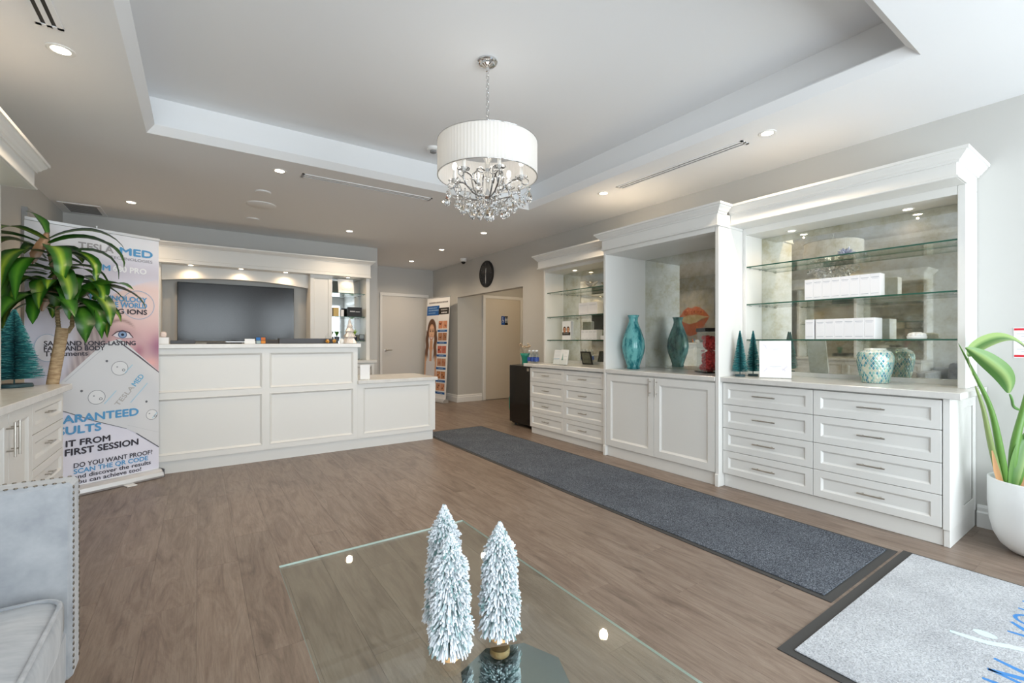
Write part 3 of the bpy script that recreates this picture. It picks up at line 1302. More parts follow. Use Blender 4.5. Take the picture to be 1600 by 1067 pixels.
def desk_panel(mb, u0, u1, z0, z1, panels, n0, n1, rec=.014):
    """one face with several recessed panels, beads sloping into each recess"""
    us = sorted({u0, u1} | {v for p in panels for v in p[:2]})
    zs = sorted({z0, z1} | {v for p in panels for v in p[2:]})
    for i in range(len(us) - 1):
        for j in range(len(zs) - 1):
            a, c, e, g = us[i], us[i + 1], zs[j], zs[j + 1]
            um, zm = (a + c) / 2, (e + g) / 2
            if any(p[0] < um < p[1] and p[2] < zm < p[3] for p in panels):
                continue
            mb.add([D.P(a, n1, e), D.P(c, n1, e), D.P(c, n1, g), D.P(a, n1, g)], [(0, 1, 2, 3)])
    for p in panels:
        def ring(i, n):
            return [D.P(p[0] + i, n, p[2] + i), D.P(p[1] - i, n, p[2] + i), D.P(p[1] - i, n, p[3] - i), D.P(p[0] + i, n, p[3] - i)]
        v = ring(0, n1) + ring(.004, n1 + .003) + ring(.012, n1 - .004) + ring(.022, n1 - rec)
        f = [(12, 13, 14, 15)]
        for k in range(3):
            for i in range(4):
                j = (i + 1) % 4
                f.append((4 * k + i, 4 * k + j, 4 * k + 4 + j, 4 * k + 4 + i))
        mb.add(v, f)
    o = [(u0, z0), (u1, z0), (u1, z1), (u0, z1)]
    for i in range(4):
        a, c = o[i], o[(i + 1) % 4]
        mb.add([D.P(a[0], n1, a[1]), D.P(c[0], n1, c[1]), D.P(c[0], n0, c[1]), D.P(a[0], n0, a[1])], [(0, 1, 2, 3)])


t = thing('reception_desk', 'white panelled two-level reception desk in front of the television', 'desk', (.7, 5.55, 0))
q = MB()
desk_panel(q, -1.05, 1.470, .118, 1.148, [(-1.0, .526, .743, 1.10), (.590, 1.425, .743, 1.10), (-1.0, .526, .17, .69), (.590, 1.425, .17, .69)], .0, .020)
q.box(-1.05, 1.470, 5.231, 5.45, .118, 1.148)
part('front_panel', q, M['white'], t)
q = MB()
desk_panel(q, 1.4705, 2.42, .118, .733, [(1.535, 2.355, .165, .69)], .0, .020)
q.box(1.4705, 2.42, 5.231, 5.25, .118, .733)
part('low_front_panel', q, M['white'], t)
q = MB()
q.box(2.395, 2.42, 5.2505, 5.92, .118, .733)
q.box(-1.05, -1.02, 5.451, 5.92, .0005, .733)
q.box(1.44, 1.47, 5.451, 5.92, .0005, .733)
part('side_panels', q, M['white'], t)
q = MB()
q.box(-1.05, 2.40, 5.236, 5.44, .0005, .117)
q.box(2.37, 2.40, 5.44, 5.88, .0005, .117)
part('plinth', q, M['white'], t)
q = MB()
q.box(-1.08, 1.502, 5.185, 5.50, 1.149, 1.19)
part('high_counter', q, M['quartz'], t, bevel=.003)
q = MB()
q.box(1.4705, 2.445, 5.185, 5.97, .734, .775)
part('low_counter', q, M['quartz'], t, bevel=.003)
q = MB()
q.box(-1.019, 1.4395, 5.4505, 5.95, .70, .735)
part('work_surface', q, M['quartz'], t)

# ------------------------------------------------------------------ chandelier
M['darkchrome'] = mat('polished_nickel', lin('#a3a3a3'), 0.1, 1.0)
hx, hy = 1.553, 2.541
t = thing('chandelier', 'crystal chandelier under a white pleated drum shade', 'chandelier', (hx, hy, 2.0))
q = MB()
q.lathe(hx, hy, [(.062, ZT - .001), (.066, ZT - .012), (.058, ZT - .020), (.050, ZT - .022), (.046, ZT - .034), (.030, ZT - .042), (.012, ZT - .048), (.010, ZT - .07)], 28)
part('canopy', q, M['chrome'], t, smooth=30)
q = MB()
zz = ZT - .07
k = 0
ztop_sh = 2.508
while zz > ztop_sh - .06:
    pts = []
    for i in range(10):
        a = 2 * pi * i / 10
        o, h = .009 * cos(a), .020 * sin(a)
        pts.append((hx + (o if k % 2 else 0), hy + (0 if k % 2 else o), zz - .014 + h))
    q.tube(pts, .0030, 5, closed=True)
    zz -= .029
    k += 1
part('chain', q, M['chrome'], t, smooth='all')
q = MB()
N_ = 180
vs, fs = [], []
for i in range(N_):
    a = 2 * pi * i / N_
    r = .324 + (.0008 if i % 2 else -.0008)
    for rr in (r, r - .006):
        vs.append((hx + rr * cos(a), hy + rr * sin(a), 2.287))
        vs.append((hx + rr * cos(a), hy + rr * sin(a), 2.508))
for i in range(N_):
    a, c = 4 * i, 4 * ((i + 1) % N_)
    fs += [(a, c, c + 1, a + 1), (a + 2, a + 3, c + 3, c + 2), (a, a + 2, c + 2, c), (a + 1, c + 1, c + 3, a + 3)]
q.add(vs, fs)
part('drum_shade', q, M['shade'], t)
for z in (2.289, 2.506):
    q = MB()
    q.tube([(hx + .3245 * cos(2 * pi * i / 48), hy + .3245 * sin(2 * pi * i / 48), z) for i in range(48)], .003, 6, closed=True)
    part('shade_ring', q, M['chrome'], t, smooth='all')
q = MB()
for i in range(3):
    a = 2 * pi * i / 3 + .4
    q.tube([(hx, hy, 2.47), (hx + .32 * cos(a), hy + .32 * sin(a), 2.503)], .003, 5)
part('shade_spider', q, M['chrome'], t)
q = MB()
q.lathe(hx, hy, [(.004, 2.50), (.02, 2.47), (.035, 2.44), (.03, 2.41), (.014, 2.38), (.018, 2.33), (.026, 2.30), (.014, 2.26), (.012, 2.20), (.032, 2.17), (.036, 2.155), (.015, 2.14), (.02, 2.125), (.004, 2.115)], 16)
part('centre_column', q, M['chrome'], t, smooth=40)
drops = []
for k in range(6):
    a = 2 * pi * k / 6 + .30
    ca, sa = cos(a), sin(a)
    RP = lambda r, z: (hx + r * ca, hy + r * sa, z)
    q = MB()
    q.tube([RP(r, z) for r, z in [(.03, 2.325), (.07, 2.335), (.098, 2.315), (.105, 2.27), (.09, 2.21), (.055, 2.165), (.03, 2.155)]], .0055, 6)
    q.tube([RP(r, z) for r, z in [(.03, 2.155), (.08, 2.145), (.14, 2.155), (.195, 2.185), (.225, 2.225), (.222, 2.255), (.20, 2.268), (.165, 2.262), (.125, 2.235), (.108, 2.215)]], .0058, 6)
    q.tube([RP(r, z) for r, z in [(.222, 2.24), (.245, 2.225), (.265, 2.235), (.268, 2.255), (.255, 2.262)]], .0035, 5)
    arm = part('scroll_arm', q, M['darkchrome'], t, smooth='all')
    q = MB()
    p = RP(.222, 0)
    q.lathe(p[0], p[1], [(.004, 2.262), (.03, 2.268), (.042, 2.278), (.040, 2.281), (.008, 2.272)], 14)
    part('bobeche', q, M['crystal'], arm, smooth='all')
    q = MB()
    q.lathe(p[0], p[1], [(.012, 2.27), (.012, 2.345)], 10)
    part('candle_sleeve', q, M['plastic'], arm, smooth=30)
    q = MB()
    q.ball((p[0], p[1], 2.372), .016, s=(1, 1, 1.7), seg=8, rings=6)
    part('bulb', q, M['bulb'], arm, smooth='all')
    drops += [(RP(.272, 2.215), 1.35), (RP(.21, 2.165), .9), (RP(.165, 2.145), 1.25), (RP(.09, 2.14), 1.1)]
    a2 = a + pi / 6
    for r, z, s_ in ((.255, 2.19, .9), (.20, 2.16, .9), (.135, 2.13, 1.25), (.055, 2.13, .9)):
        drops.append(((hx + r * cos(a2), hy + r * sin(a2), z), s_))
drops.append(((hx, hy, 2.115), 1.5))
_c = MB()
n_ = 8
prof = [(.0015, 0), (.0045, -.006), (.0045, -.012), (.0015, -.017), (.004, -.022), (.0095, -.036), (.0115, -.046), (.007, -.057), (.0008, -.062)]
_c.lathe(0, 0, prof, n_)
drop_mesh = _c.mesh('crystal_drop', M['crystal'])
for p, s_ in drops:
    share('crystal_drop', drop_mesh, p, (0, 0, random.random() * 3), t, (s_ * 1.5, s_ * 1.5, s_ * 1.25))
q = MB()
for k in range(12):
    a0, a1 = 2 * pi * k / 12 + .3, 2 * pi * (k + 1) / 12 + .3
    for i in range(1, 7):
        s_ = i / 7
        r = .265 if True else 0
        p0 = (.262 * cos(a0), .262 * sin(a0)), (.262 * cos(a1), .262 * sin(a1))
        x = hx + p0[0][0] * (1 - s_) + p0[1][0] * s_
        y = hy + p0[0][1] * (1 - s_) + p0[1][1] * s_
        q.ball((x, y, 2.225 - .035 * 4 * s_ * (1 - s_)), .0055, seg=6, rings=4)
part('bead_swag', q, M['crystal'], t, smooth='all', stuff=True)
d = bpy.data.lights.new('bulb_glow', 'POINT')
d.energy = 2.5
d.color = (1, .93, .84)
d.shadow_soft_size = .12
o = bpy.data.objects.new('bulb_glow', d)
o.location = (hx, hy, 2.40)
COL.objects.link(o)

# ------------------------------------------------------------------ floor mats
t = thing('runner_mat', 'long charcoal carpet runner along the right cabinets', 'mat', (2.88, 3.25, 0))
q = MB()
q.box(2.425, 3.325, .905, 5.62, .0005, .004)
part('rubber_border', q, M['rubber'], t)
q = MB()
q.box(2.455, 3.295, .945, 5.58, .0041, .010)
part('carpet_pile', q, M['runner'], t, bevel=.003)
t = thing('entrance_mat', 'pale grey entrance mat with blue writing and a dark rubber edge', 'mat', (2.62, -.2, 0))
q = MB()
q.box(1.885, 3.37, -1.30, .890, .0005, .004)
part('rubber_border', q, M['rubber'], t)
q = MB()
q.box(1.925, 3.345, -1.26, .845, .0041, .011)
part('carpet_pile', q, M['mat'], t, bevel=.003)
PM = lambda u, z, d: (u, z, .0114 + d)


def stroke(mb, P, pts, w, d, col):
    c = lin(col)
    vs = []
    for i, p in enumerate(pts):
        a = pts[max(i - 1, 0)]
        e = pts[min(i + 1, len(pts) - 1)]
        dx, dy = e[0] - a[0], e[1] - a[1]
        l = sqrt(dx * dx + dy * dy) or 1
        ww = w * (1 if 0 < i < len(pts) - 1 else .6) / 2
        vs += [P(p[0] - dy / l * ww, p[1] + dx / l * ww, d), P(p[0] + dy / l * ww, p[1] - dx / l * ww, d)]
    mb.add(vs, [(2 * i, 2 * i + 1, 2 * i + 3, 2 * i + 2) for i in range(len(pts) - 1)], 0, c)


q = MB()
BL = '#3f84c8'
stroke(q, PM, [(2.495, .389), (2.476, .31), (2.45, .20), (2.42, .10)], .024, 0, BL)
stroke(q, PM, [(2.394, .39), (2.429, .304), (2.45, .24), (2.46, .18)], .026, 0, BL)
stroke(q, PM, [(2.36, .16), (2.33, .30), (2.315, .39)], .024, 0, BL)
stroke(q, PM, [(2.398, .388), (2.385, .28), (2.36, .16)], .02, 0, BL)
stroke(q, PM, [(2.883, .398), (2.845, .356), (2.81, .30), (2.79, .22)], .024, 0, BL)
stroke(q, PM, [(2.776, .394), (2.786, .35), (2.80, .29)], .02, 0, BL)
for k in range(13):
    a = 2 * pi * k / 12
    b2 = 2 * pi * (k + 1) / 12
    stroke(q, PM, [(2.955 + .055 * cos(a), .335 + .062 * sin(a)), (2.955 + .055 * cos(b2), .335 + .062 * sin(b2))], .024, 0, BL)
stroke(q, PM, [(3.055, .40), (3.06, .32), (3.10, .28), (3.15, .32), (3.155, .40)], .024, 0, BL)
CY = '#cfe6ea'
disc(q, PM, 2.672, .442, .024, .036, 0, CY, 18)
stroke(q, PM, [(2.58, .53), (2.59, .47), (2.605, .42), (2.64, .37), (2.66, .33), (2.66, .24), (2.62, .15)], .03, 0, CY)
part('woven_writing', q, M['tint'], t, fix=False, label='blue and pale cyan writing woven into the mat')

# ------------------------------------------------------------------ glass coffee table
t = thing('coffee_table', 'square clear glass coffee table carrying the snowy trees', 'table', (.58, 1.14, 0))
q = MB()
x0, x1, y0, y1, z0, z1 = .225, .935, .52, 1.735, .443, .450
v = [(x, y, z) for z in (z0, z1) for y in (y0, y1) for x in (x0, x1)]
q.add(v, [(0, 2, 3, 1), (4, 5, 7, 6)], 0)
q.add(v, [(0, 1, 5, 4), (2, 6, 7, 3), (0, 4, 6, 2), (1, 3, 7, 5)], 1)
edge = mat('polished_glass_edge', lin('#c3d3ca'), .12)
part('glass_top', q, [M['glass'], edge], t, fix=False)
fx, fy = .60, .86
q = MB()
q.lathe(fx, fy, [(.13, .0005), (.13, .02), (.05, .20), (.05, .235), (.13, .415), (.13, .4395)], 8)
part('faceted_base', q, M['mirror_clear'], t, label='mirrored faceted pedestal')
q = MB()
for k in range(14):
    a = 2 * pi * k / 14
    ca, sa = cos(a), sin(a)
    L0, W0 = .075, .011
    px_, py_ = .41, 1.185
    v = [(px_ + ca * .008, py_ + sa * .008, .035), (px_ + ca * L0 - sa * W0, py_ + sa * L0 + ca * W0, .028), (px_ + ca * L0 + sa * W0, py_ + sa * L0 - ca * W0, .028),
         (px_ + ca * L0, py_ + sa * L0, .038)]
    q.add(v, [(0, 1, 3), (0, 3, 2), (0, 2, 1), (1, 2, 3)], 0, lin('#c9c07a' if k % 2 else '#7f9a84'))
q.lathe(.41, 1.185, [(.05, .0005), (.055, .02), (.02, .03)], 14, 0, lin('#8ea692'))
solo('starburst_dish', q, M['tint'], 'green and gold ribbed starburst dish on the floor under the glass table', 'dish')
q = MB()
q.lathe(.60, .74, [(.045, .0005), (.05, .02), (.05, .16), (.018, .21), (.016, .25), (.02, .26)], 18)

# flocked trees ---------------------------------------------------------
def flocked_tree(label, x, y, z, h, r, seed):
    rnd = random.Random(seed)
    t = thing('flocked_tree', label, 'tree', (x, y, z), 'flocked tabletop trees')
    q = MB()
    q.lathe(x, y, [(.024, z + .0005), (.026, z + .004), (.026, z + .016), (.023, z + .019)], 18)
    part('wood_base', q, M['wood'], t, smooth=30)
    q = MB()
    q.tube([(x, y, z + .018), (x, y, z + h * .97)], [.004, .002], 6)
    part('trunk', q, M['bark'], t, smooth='all')
    q = MB()
    zb, zt = z + .026, z + h
    n = 2600
    wh, gr = lin('#d9dde2'), lin('#6a8f8d')
    for i in range(n):
        s = ((i + .5) / n) ** .92
        if s > .73:
            env = .74 * (1 - s) / .27 + .05
        elif s > .66:
            env = .52 + .28 * (.73 - s) / .07
        else:
            env = .80 + .24 * (.66 - s) / .66
            env *= 1.0 - .10 * abs(sin(s * 11 + seed))
        if s < .07:
            env *= .62 + .38 * s / .07
        rr = r * env * rnd.uniform(.82, 1.06)
        a = i * 2.399963 + rnd.uniform(-.25, .25)
        zz = zb + (zt - zb) * s
        ca, sa = cos(a), sin(a)
        dr = rnd.uniform(-.05, .45) + .25 * (s < .15)
        tip = Vector((x + rr * ca, y + rr * sa, max(zz - rr * dr, z + .021)))
        mid = Vector((x + rr * .62 * ca, y + rr * .62 * sa, zz + rr * .02))
        root = Vector((x, y, min(zz + rr * .15, zt)))
        w = rnd.uniform(.0018, .0032)
        side = Vector((-sa, ca, 0))
        up = Vector((0, 0, 1))
        d2 = rnd.random()
        cm = tuple(gr[k] * (1 - d2 * .55) + wh[k] * d2 * .55 for k in range(3)) + (1,)
        ct = wh if rnd.random() < .82 else cm
        vs, cs = [], []
        for p, ww, c in ((root, .0008, gr), (mid, w * .55, cm), (tip, w, ct)):
            vs += [p + side * ww, p - side * ww * .6 + up * ww, p - side * ww * .6 - up * ww]
            cs += [c] * 3
        vs.append(tip + (tip - mid).normalized() * w * .9)
        cs.append(ct)
        fs = []
        for b_ in (0, 3):
            for k in range(3):
                k2 = (k + 1) % 3
                fs.append((b_ + k, b_ + k2, b_ + 3 + k2, b_ + 3 + k))
        fs += [(6, 7, 9), (7, 8, 9), (8, 6, 9)]
        q.add(vs, fs, 0, cs)
    part('flocked_needles', q, M['tint'], t, stuff=True, fix=False)
    return t


flocked_tree('snowy flocked tree on the glass table, at the front left', .505, 1.000, .4505, .302, .058, 1)
flocked_tree('snowy flocked tree on the glass table, hidden behind the front left one', .546, 1.118, .4505, .326, .058, 2)
flocked_tree('snowy flocked tree on the glass table, standing alone at the right', .642, .990, .4505, .300, .058, 3)


def brush_tree(label, x, y, z, h, r, seed, n=1500, group='teal bottle brush trees'):
    rnd = random.Random(seed)
    t = thing('brush_tree', label, 'tree', (x, y, z), group)
    q = MB()
    q.lathe(x, y, [(r * .60, z + .0005), (r * .62, z + .006), (r * .58, z + h * .045)], 20)
    part('base', q, mat('dark_teal_base', lin('#2c4a50'), .5), t, smooth=30)
    q = MB()
    q.tube([(x, y, z + h * .045), (x, y, z + h * .98)], [.004, .002], 6, cols=lin('#1d4a50'))
    part('wire_trunk', q, M['tint'], t)
    q = MB()
    zb = z + h * .10
    wid = h * .0040
    cols = [lin('#1b636b'), lin('#2a868a'), lin('#14525a')]
    for i in range(n):
        s = ((i + .5) / n) ** .85
        zz = zb + (z + h - zb) * s
        rr = r * ((1 - s) ** .9 * .95 + .06) * rnd.uniform(.86, 1.05)
        a = i * 2.399963
        ca, sa = cos(a), sin(a)
        dz = rnd.uniform(-.03, .10) * rr
        p0, p1 = (x, y, zz), (x + rr * ca, y + rr * sa, zz + dz)
        c = cols[rnd.randrange(3)]
        tipc = lin('#5fb0ae') if rnd.random() < .25 else c
        w = wid * rnd.uniform(.8, 1.2)
        vs = [(p0[0] - sa * w, p0[1] + ca * w, p0[2]), (p0[0] + sa * w, p0[1] - ca * w, p0[2]), (p0[0], p0[1], p0[2] + w * 1.6),
              (p1[0] - sa * w * .6, p1[1] + ca * w * .6, p1[2]), (p1[0] + sa * w * .6, p1[1] - ca * w * .6, p1[2]), (p1[0], p1[1], p1[2] + w)]
        q.add(vs, [(0, 3, 4, 1), (1, 4, 5, 2), (2, 5, 3, 0), (3, 5, 4)], 0, [c, c, c, tipc, tipc, tipc])
    part('bristles', q, M['tint'], t, stuff=True, fix=False)
    return t


brush_tree('large teal bottle brush tree on the left countertop', -.985, 4.245, .9205, .50, .145, 11, 2400)
brush_tree('teal bottle brush tree nearest the white pilaster on the right counter', 3.765, 2.078, .9205, .385, .066, 12, 1500)
brush_tree('teal bottle brush tree right behind the edge of the white notice card', 3.895, 2.035, .9205, .385, .066, 13, 1500)

# ------------------------------------------------------------------ sofa
t = thing('sofa', 'grey velvet sofa with nailhead trim along its arm', 'sofa', (-.82, 1.2, 0))


def soft_box(x0, x1, y0, y1, z0, z1, r, puff=0.0, n=5):
    """rounded box as a grid-subdivided superellipsoid-like cushion"""
    bm = bmesh.new()
    bmesh.ops.create_cube(bm, size=1.0)
    bmesh.ops.subdivide_edges(bm, edges=bm.edges[:], cuts=9, use_grid_fill=True)
    cx, cy, cz = (x0 + x1) / 2, (y0 + y1) / 2, (z0 + z1) / 2
    hx_, hy_, hz_ = (x1 - x0) / 2, (y1 - y0) / 2, (z1 - z0) / 2
    vs = []
    for v in bm.verts:
        p = Vector((v.co.x * 2 * hx_, v.co.y * 2 * hy_, v.co.z * 2 * hz_))
        # stretch grid towards edges
        c = Vector((max(-(hx_ - r), min(hx_ - r, p.x)), max(-(hy_ - r), min(hy_ - r, p.y)), max(-(hz_ - r), min(hz_ - r, p.z))))
        d = p - c
        if d.length > 1e-6:
            m_ = max(abs(d.x), abs(d.y), abs(d.z))
            p = c + d.normalized() * min(m_, r) if m_ > 0 else p
        fx_, fy_ = 1 - (p.x / hx_) ** 2, 1 - (p.y / hy_) ** 2
        p.z += puff * max(fx_, 0) * max(fy_, 0) * (1 if p.z > 0 else -.3)
        vs.append((cx + p.x, cy + p.y, cz + p.z))
    fs = [tuple(v.index for v in f.verts) for f in bm.faces]
    bm.free()
    return vs, fs


q = MB()
q.box(-1.30, -.36, .30, 2.17, .10, .27)
part('seat_base', q, M['velvet'], t, bevel=.01)
for ya, yb in ((2.06, 2.17), (.30, .41)):
    q = MB()
    q.box(-1.30, -.345, ya, yb, .10, .752)
    arm = part('arm', q, M['velvet'], t, bevel=.012)
    if ya > 1:
        inner = ya
        q = MB()
        tz = .735
        while tz > .12:
            for yy in (inner + .014, inner + .096):
                q.ball((-.3445, yy, tz), .0062, seg=8, rings=4, s=(.45, 1, 1))
            tz -= .020
        tx = -1.27
        while tx < -.36:
            for yy in (inner + .014, inner + .096):
                q.ball((tx, yy, .7525), .0062, seg=8, rings=4, s=(1, 1, .5))
            tx += .022
        part('nailheads', q, M['nail'], arm, smooth='all')
q = MB()
q.box(-1.31, -1.14, .30, 2.17, .10, .80)
part('backrest', q, M['velvet'], t, bevel=.02)
q = MB()
vs, fs = soft_box(-1.135, -.335, .415, 1.99, .272, .430, .05, .028)
q.add(vs, fs)
cu = part('seat_cushion', q, M['velvet'], t, smooth='all')
q = MB()


def cush_loop(z, xo):
    pts = []
    X0, X1, Y0, Y1, rr = -1.13, -.337 + xo, .42, 1.985 + xo, .075
    for cx_, cy_2, a0 in ((X1 - rr, Y1 - rr, 0), (X0 + rr, Y1 - rr, pi / 2), (X0 + rr, Y0 + rr, pi), (X1 - rr, Y0 + rr, 1.5 * pi)):
        for i in range(6):
            a = a0 + pi / 2 * i / 5
            pts.append((cx_ + rr * cos(a), cy_2 + rr * sin(a), z))
    return pts


q.tube(cush_loop(.418, -.010), .0065, 6, closed=True)
part('piping', q, M['velvet'], cu, smooth='all')
for (lx, ly) in ((-.42, 2.10), (-.42, .38), (-1.24, 2.10), (-1.24, .38)):
    q = MB()
    q.lathe(lx, ly, [(.018, .0005), (.024, .10)], 10)
    part('leg', q, M['bark'], t, smooth=30)
for yy, lab in ((1.72, 'dark grey pillow at the far end of the grey sofa'), (.95, 'dark grey pillow at the near end of the grey sofa')):
    vs, fs = soft_box(-.07, .07, -.24, .24, -.21, .21, .06)
    out = []
    for x, y, z in vs:
        e = 1 - .55 * max(abs(y) / .24, abs(z) / .21) ** 3
        x *= e
        c_, s_ = cos(.32), sin(.32)
        out.append((-1.01 - z * s_ + x * c_, yy + y, .685 + z * c_ + x * s_))
    q = MB()
    q.add(out, fs)
    solo('pillow', q, M['velvet_dark'], lab, 'pillow', 'sofa pillows', smooth='all')

# ------------------------------------------------------------------ plants
def leaf_ribbon(mb, pts, widths, cols, fold=.18, up=None):
    """pts centreline, 5 verts across; cols = 5 colours across"""
    P_ = [Vector(p) for p in pts]
    N = len(P_)
    vs, cs = [], []
    for i, p in enumerate(P_):
        tn = (P_[min(i + 1, N - 1)] - P_[max(i - 1, 0)]).normalized()
        u = Vector(up) if up else Vector((0, 0, 1))
        sd = tn.cross(u)
        if sd.length < .15:
            sd = tn.cross(Vector((.3, .9, .2)))
        sd.normalize()
        if i and sd.dot(prev_) < 0:
            sd = -sd
        prev_ = sd
        nn = sd.cross(tn).normalized()
        w = widths[i]
        for k in range(5):
            o = (k - 2) / 2
            vs.append(p + sd * w * o + nn * (abs(o) * w * fold))
            cs.append(cols[k])
    fs = [(i * 5 + k, i * 5 + k + 1, (i + 1) * 5 + k + 1, (i + 1) * 5 + k) for i in range(N - 1) for k in range(4)]
    mb.add(vs, fs, 0, cs)


t = thing('dracaena', 'leafy corn plant with yellow striped leaves on a cane trunk, behind the left counter', 'plant', (-.88, 4.62, 0))
q = MB()
q.lathe(-.945, 4.62, [(.08, .0005), (.10, .01), (.115, .26), (.108, .26), (.105, .23)], 24)
part('pot', q, M['pot'], t, smooth=30)
q = MB()
q.lathe(-.945, 4.62, [(.104, .222), (.104, .232)], 24)
part('soil', q, M['soil'], t)
q = MB()
q.tube([(-.93, 4.62, .23), (-.905, 4.62, .70), (-.867, 4.62, 1.0), (-.84, 4.62, 1.20), (-.826, 4.62, 1.315)], [.036, .036, .035, .035, .037], 12)
part('cane_trunk', q, M['bark'], t, smooth=40)
shoots = [[(-.845, 4.615, 1.30), (-.85, 4.60, 1.40), (-.85, 4.60, 1.52), (-.862, 4.60, 1.66), (-.90, 4.60, 1.92), (-.905, 4.60, 2.0)],
          [(-.80, 4.62, 1.28), (-.775, 4.62, 1.33), (-.772, 4.61, 1.45), (-.785, 4.60, 1.62), (-.775, 4.60, 1.70)]]
for s_ in shoots:
    q = MB()
    q.tube(s_, .013, 8, cols=lin('#7d6a4c'))
    for a, b2 in zip(s_[:-1], s_[1:]):
        for k in range(5):
            f = k / 5
            p = Vector(a) * (1 - f) + Vector(b2) * f
            q.lathe(p.x, p.y, [(.0145, p.z - .003), (.0155, p.z), (.0145, p.z + .003)], 8, cols=lin('#9a8765'))
    part('shoot', q, M['tint'], t, smooth=40)
rnd = random.Random(21)
DG, MG, YG = lin('#1c4412'), lin('#2a6218'), lin('#8fae35')


def drac_leaf(base, az, length, rise, w, droop):
    pts, ws = [], []
    n = 10
    x, y, z = base
    ang = rise
    step = length / n
    tw = rnd.uniform(-.5, .5)
    for i in range(n + 1):
        s = i / n
        pts.append((x, y, z))
        ws.append(w * min(1, .30 + 1.6 * s) * (1 - s ** 3) * (1 + .10 * sin(s * 14 + az * 3)) + .0015)
        a2 = az + tw * s
        x += cos(a2) * cos(ang) * step
        y += sin(a2) * cos(ang) * step
        z += sin(ang) * step
        ang = max(ang - droop / n * (.55 + 1.1 * s), -1.5)
    q = MB()
    k = rnd.uniform(.75, 1.2)
    j = lambda c: tuple(min(1, v * k) for v in c[:3]) + (1,)
    mid_ = YG if rnd.random() < .5 else lin('#4d8526')
    leaf_ribbon(q, pts, ws, [j(DG), j(MG), j(mid_), j(MG), j(DG)], rnd.uniform(.12, .3))
    part('leaf', q, M['leaf'], t, smooth='all', fix=False)


heads = [((-.902, 4.60, 1.97), 30, .50, .074, .36), ((-.858, 4.60, 1.66), 16, .46, .074, .22), ((-.785, 4.60, 1.70), 26, .50, .080, .26)]
for (bx, by, bz), n, ln_, w, spread in heads:
    for i in range(n):
        az = i * 2.399963 + rnd.uniform(-.4, .4)
        lv = i / n
        z = bz - spread * (1 - lv)
 
        if sin(az) > .80:
            continue
        near_b = sin(az) > .10                       # the banner stands behind: shorter, steeper leaves there
        l_ = ln_ * rnd.uniform(.70, 1.15) * (.50 if near_b else 1)
        drac_leaf((bx + cos(az) * .012, by + sin(az) * .012, z), az, l_, rnd.uniform(-.25, .75) + .45 * lv * (bz > 1.9), w * rnd.uniform(.7, 1.15), rnd.uniform(1.3, 3.0))
drac_leaf((-.905, 4.60, 1.995), 2.6, .22, 1.3, .05, 1.2)
for i in range(2):
    q = MB()
    bz = 1.93 if i == 0 else 1.60
    x = -.905 if i == 0 else -.86
    leaf_ribbon(q, [(x, 4.585, bz + .06), (x - .02, 4.56, bz - .02), (x - .05, 4.55, bz - .10), (x - .06, 4.55, bz - .17)], [.012, .03, .03, .006], [lin('#a07a5a')] * 5, .3, (0, 1, 0))
    part('dry_leaf', q, M['leaf'], t, smooth='all', fix=False, label='dry brown leaf')

# bird of paradise plant
t = thing('bird_of_paradise_plant', 'potted green plant with long paddle leaves in a round white pot by the wall', 'plant', (3.93, .42, 0))
q = MB()
q.lathe(3.93, .42, [(.10, .0005), (.135, .012), (.170, .045), (.197, .10), (.212, .17), (.220, .27), (.220, .418), (.213, .422), (.205, .418), (.203, .34)], 40)
part('pot', q, M['pot'], t, smooth='all')
q = MB()
q.lathe(3.93, .42, [(.203, .33), (.203, .37)], 30)
part('soil', q, M['soil'], t)
K_ = 1.064
SP = lambda p: (p[0] * K_, p[1] * K_, 1.22 + (p[2] - 1.22) * K_)


def stem(pts, rad, c0='#5f8a3c', c1='#6fa04e'):
    q = MB()
    q.tube([SP(p) for p in pts], rad, 8, cols=lin(c0))
    part('stem', q, M['leaf'], t, smooth='all').modifiers.new('smooth', 'SUBSURF').render_levels = 2


stem([(3.66, .518, .40), (3.618, .547, .667), (3.59, .566, .846), (3.534, .605, .983), (3.43, .676, 1.222)], [.022, .020, .014, .011, .003])
stem([(3.64, .532, .39), (3.577, .575, .667), (3.554, .591, .846), (3.511, .621, .983)], [.020, .016, .011, .007], '#7d8f55')
stem([(3.69, .50, .40), (3.676, .507, .614), (3.734, .467, .839), (3.76, .45, 1.0)], [.022, .024, .018, .012])
stem([(3.72, .48, .839), (3.65, .50, .86), (3.59, .49, .90), (3.575, .50, .94)], [.010, .008, .007, .006], '#5b8a45')
stem([(3.70, .49, .40), (3.73, .46, .60), (3.78, .44, .80), (3.84, .42, 1.05), (3.80, .43, 1.15)], [.018, .016, .013, .010, .007])
stem([(3.72, .46, .40), (3.74, .44, .55), (3.72, .452, .68), (3.705, .46, .72)], [.012, .010, .008, .006], '#8fae62')
GA, GB, GC = lin('#4a7536'), lin('#648a4a'), lin('#93ad6a')
q = MB()
leaf_ribbon(q, [SP(p) for p in [(3.575, .50, .94), (3.565, .49, .985), (3.52, .505, 1.045), (3.46, .545, 1.10), (3.40, .585, 1.15), (3.345, .625, 1.185)]], [.012, .040, .050, .046, .034, .006], [GB, GB, GC, GA, GA], .45, (.5, .7, .6))
part('leaf', q, M['leaf'], t, smooth='all', fix=False).modifiers.new('smooth', 'SUBSURF').render_levels = 2
q = MB()
leaf_ribbon(q, [SP(p) for p in [(3.475, .64, 1.135), (3.499, .629, 1.165), (3.546, .597, 1.205), (3.618, .547, 1.238), (3.676, .507, 1.232), (3.734, .467, 1.19), (3.792, .427, 1.10)]], [.010, .03, .040, .042, .038, .03, .01], [GC, GC, GA, GB, GC], .35, (-.3, -.5, .8))
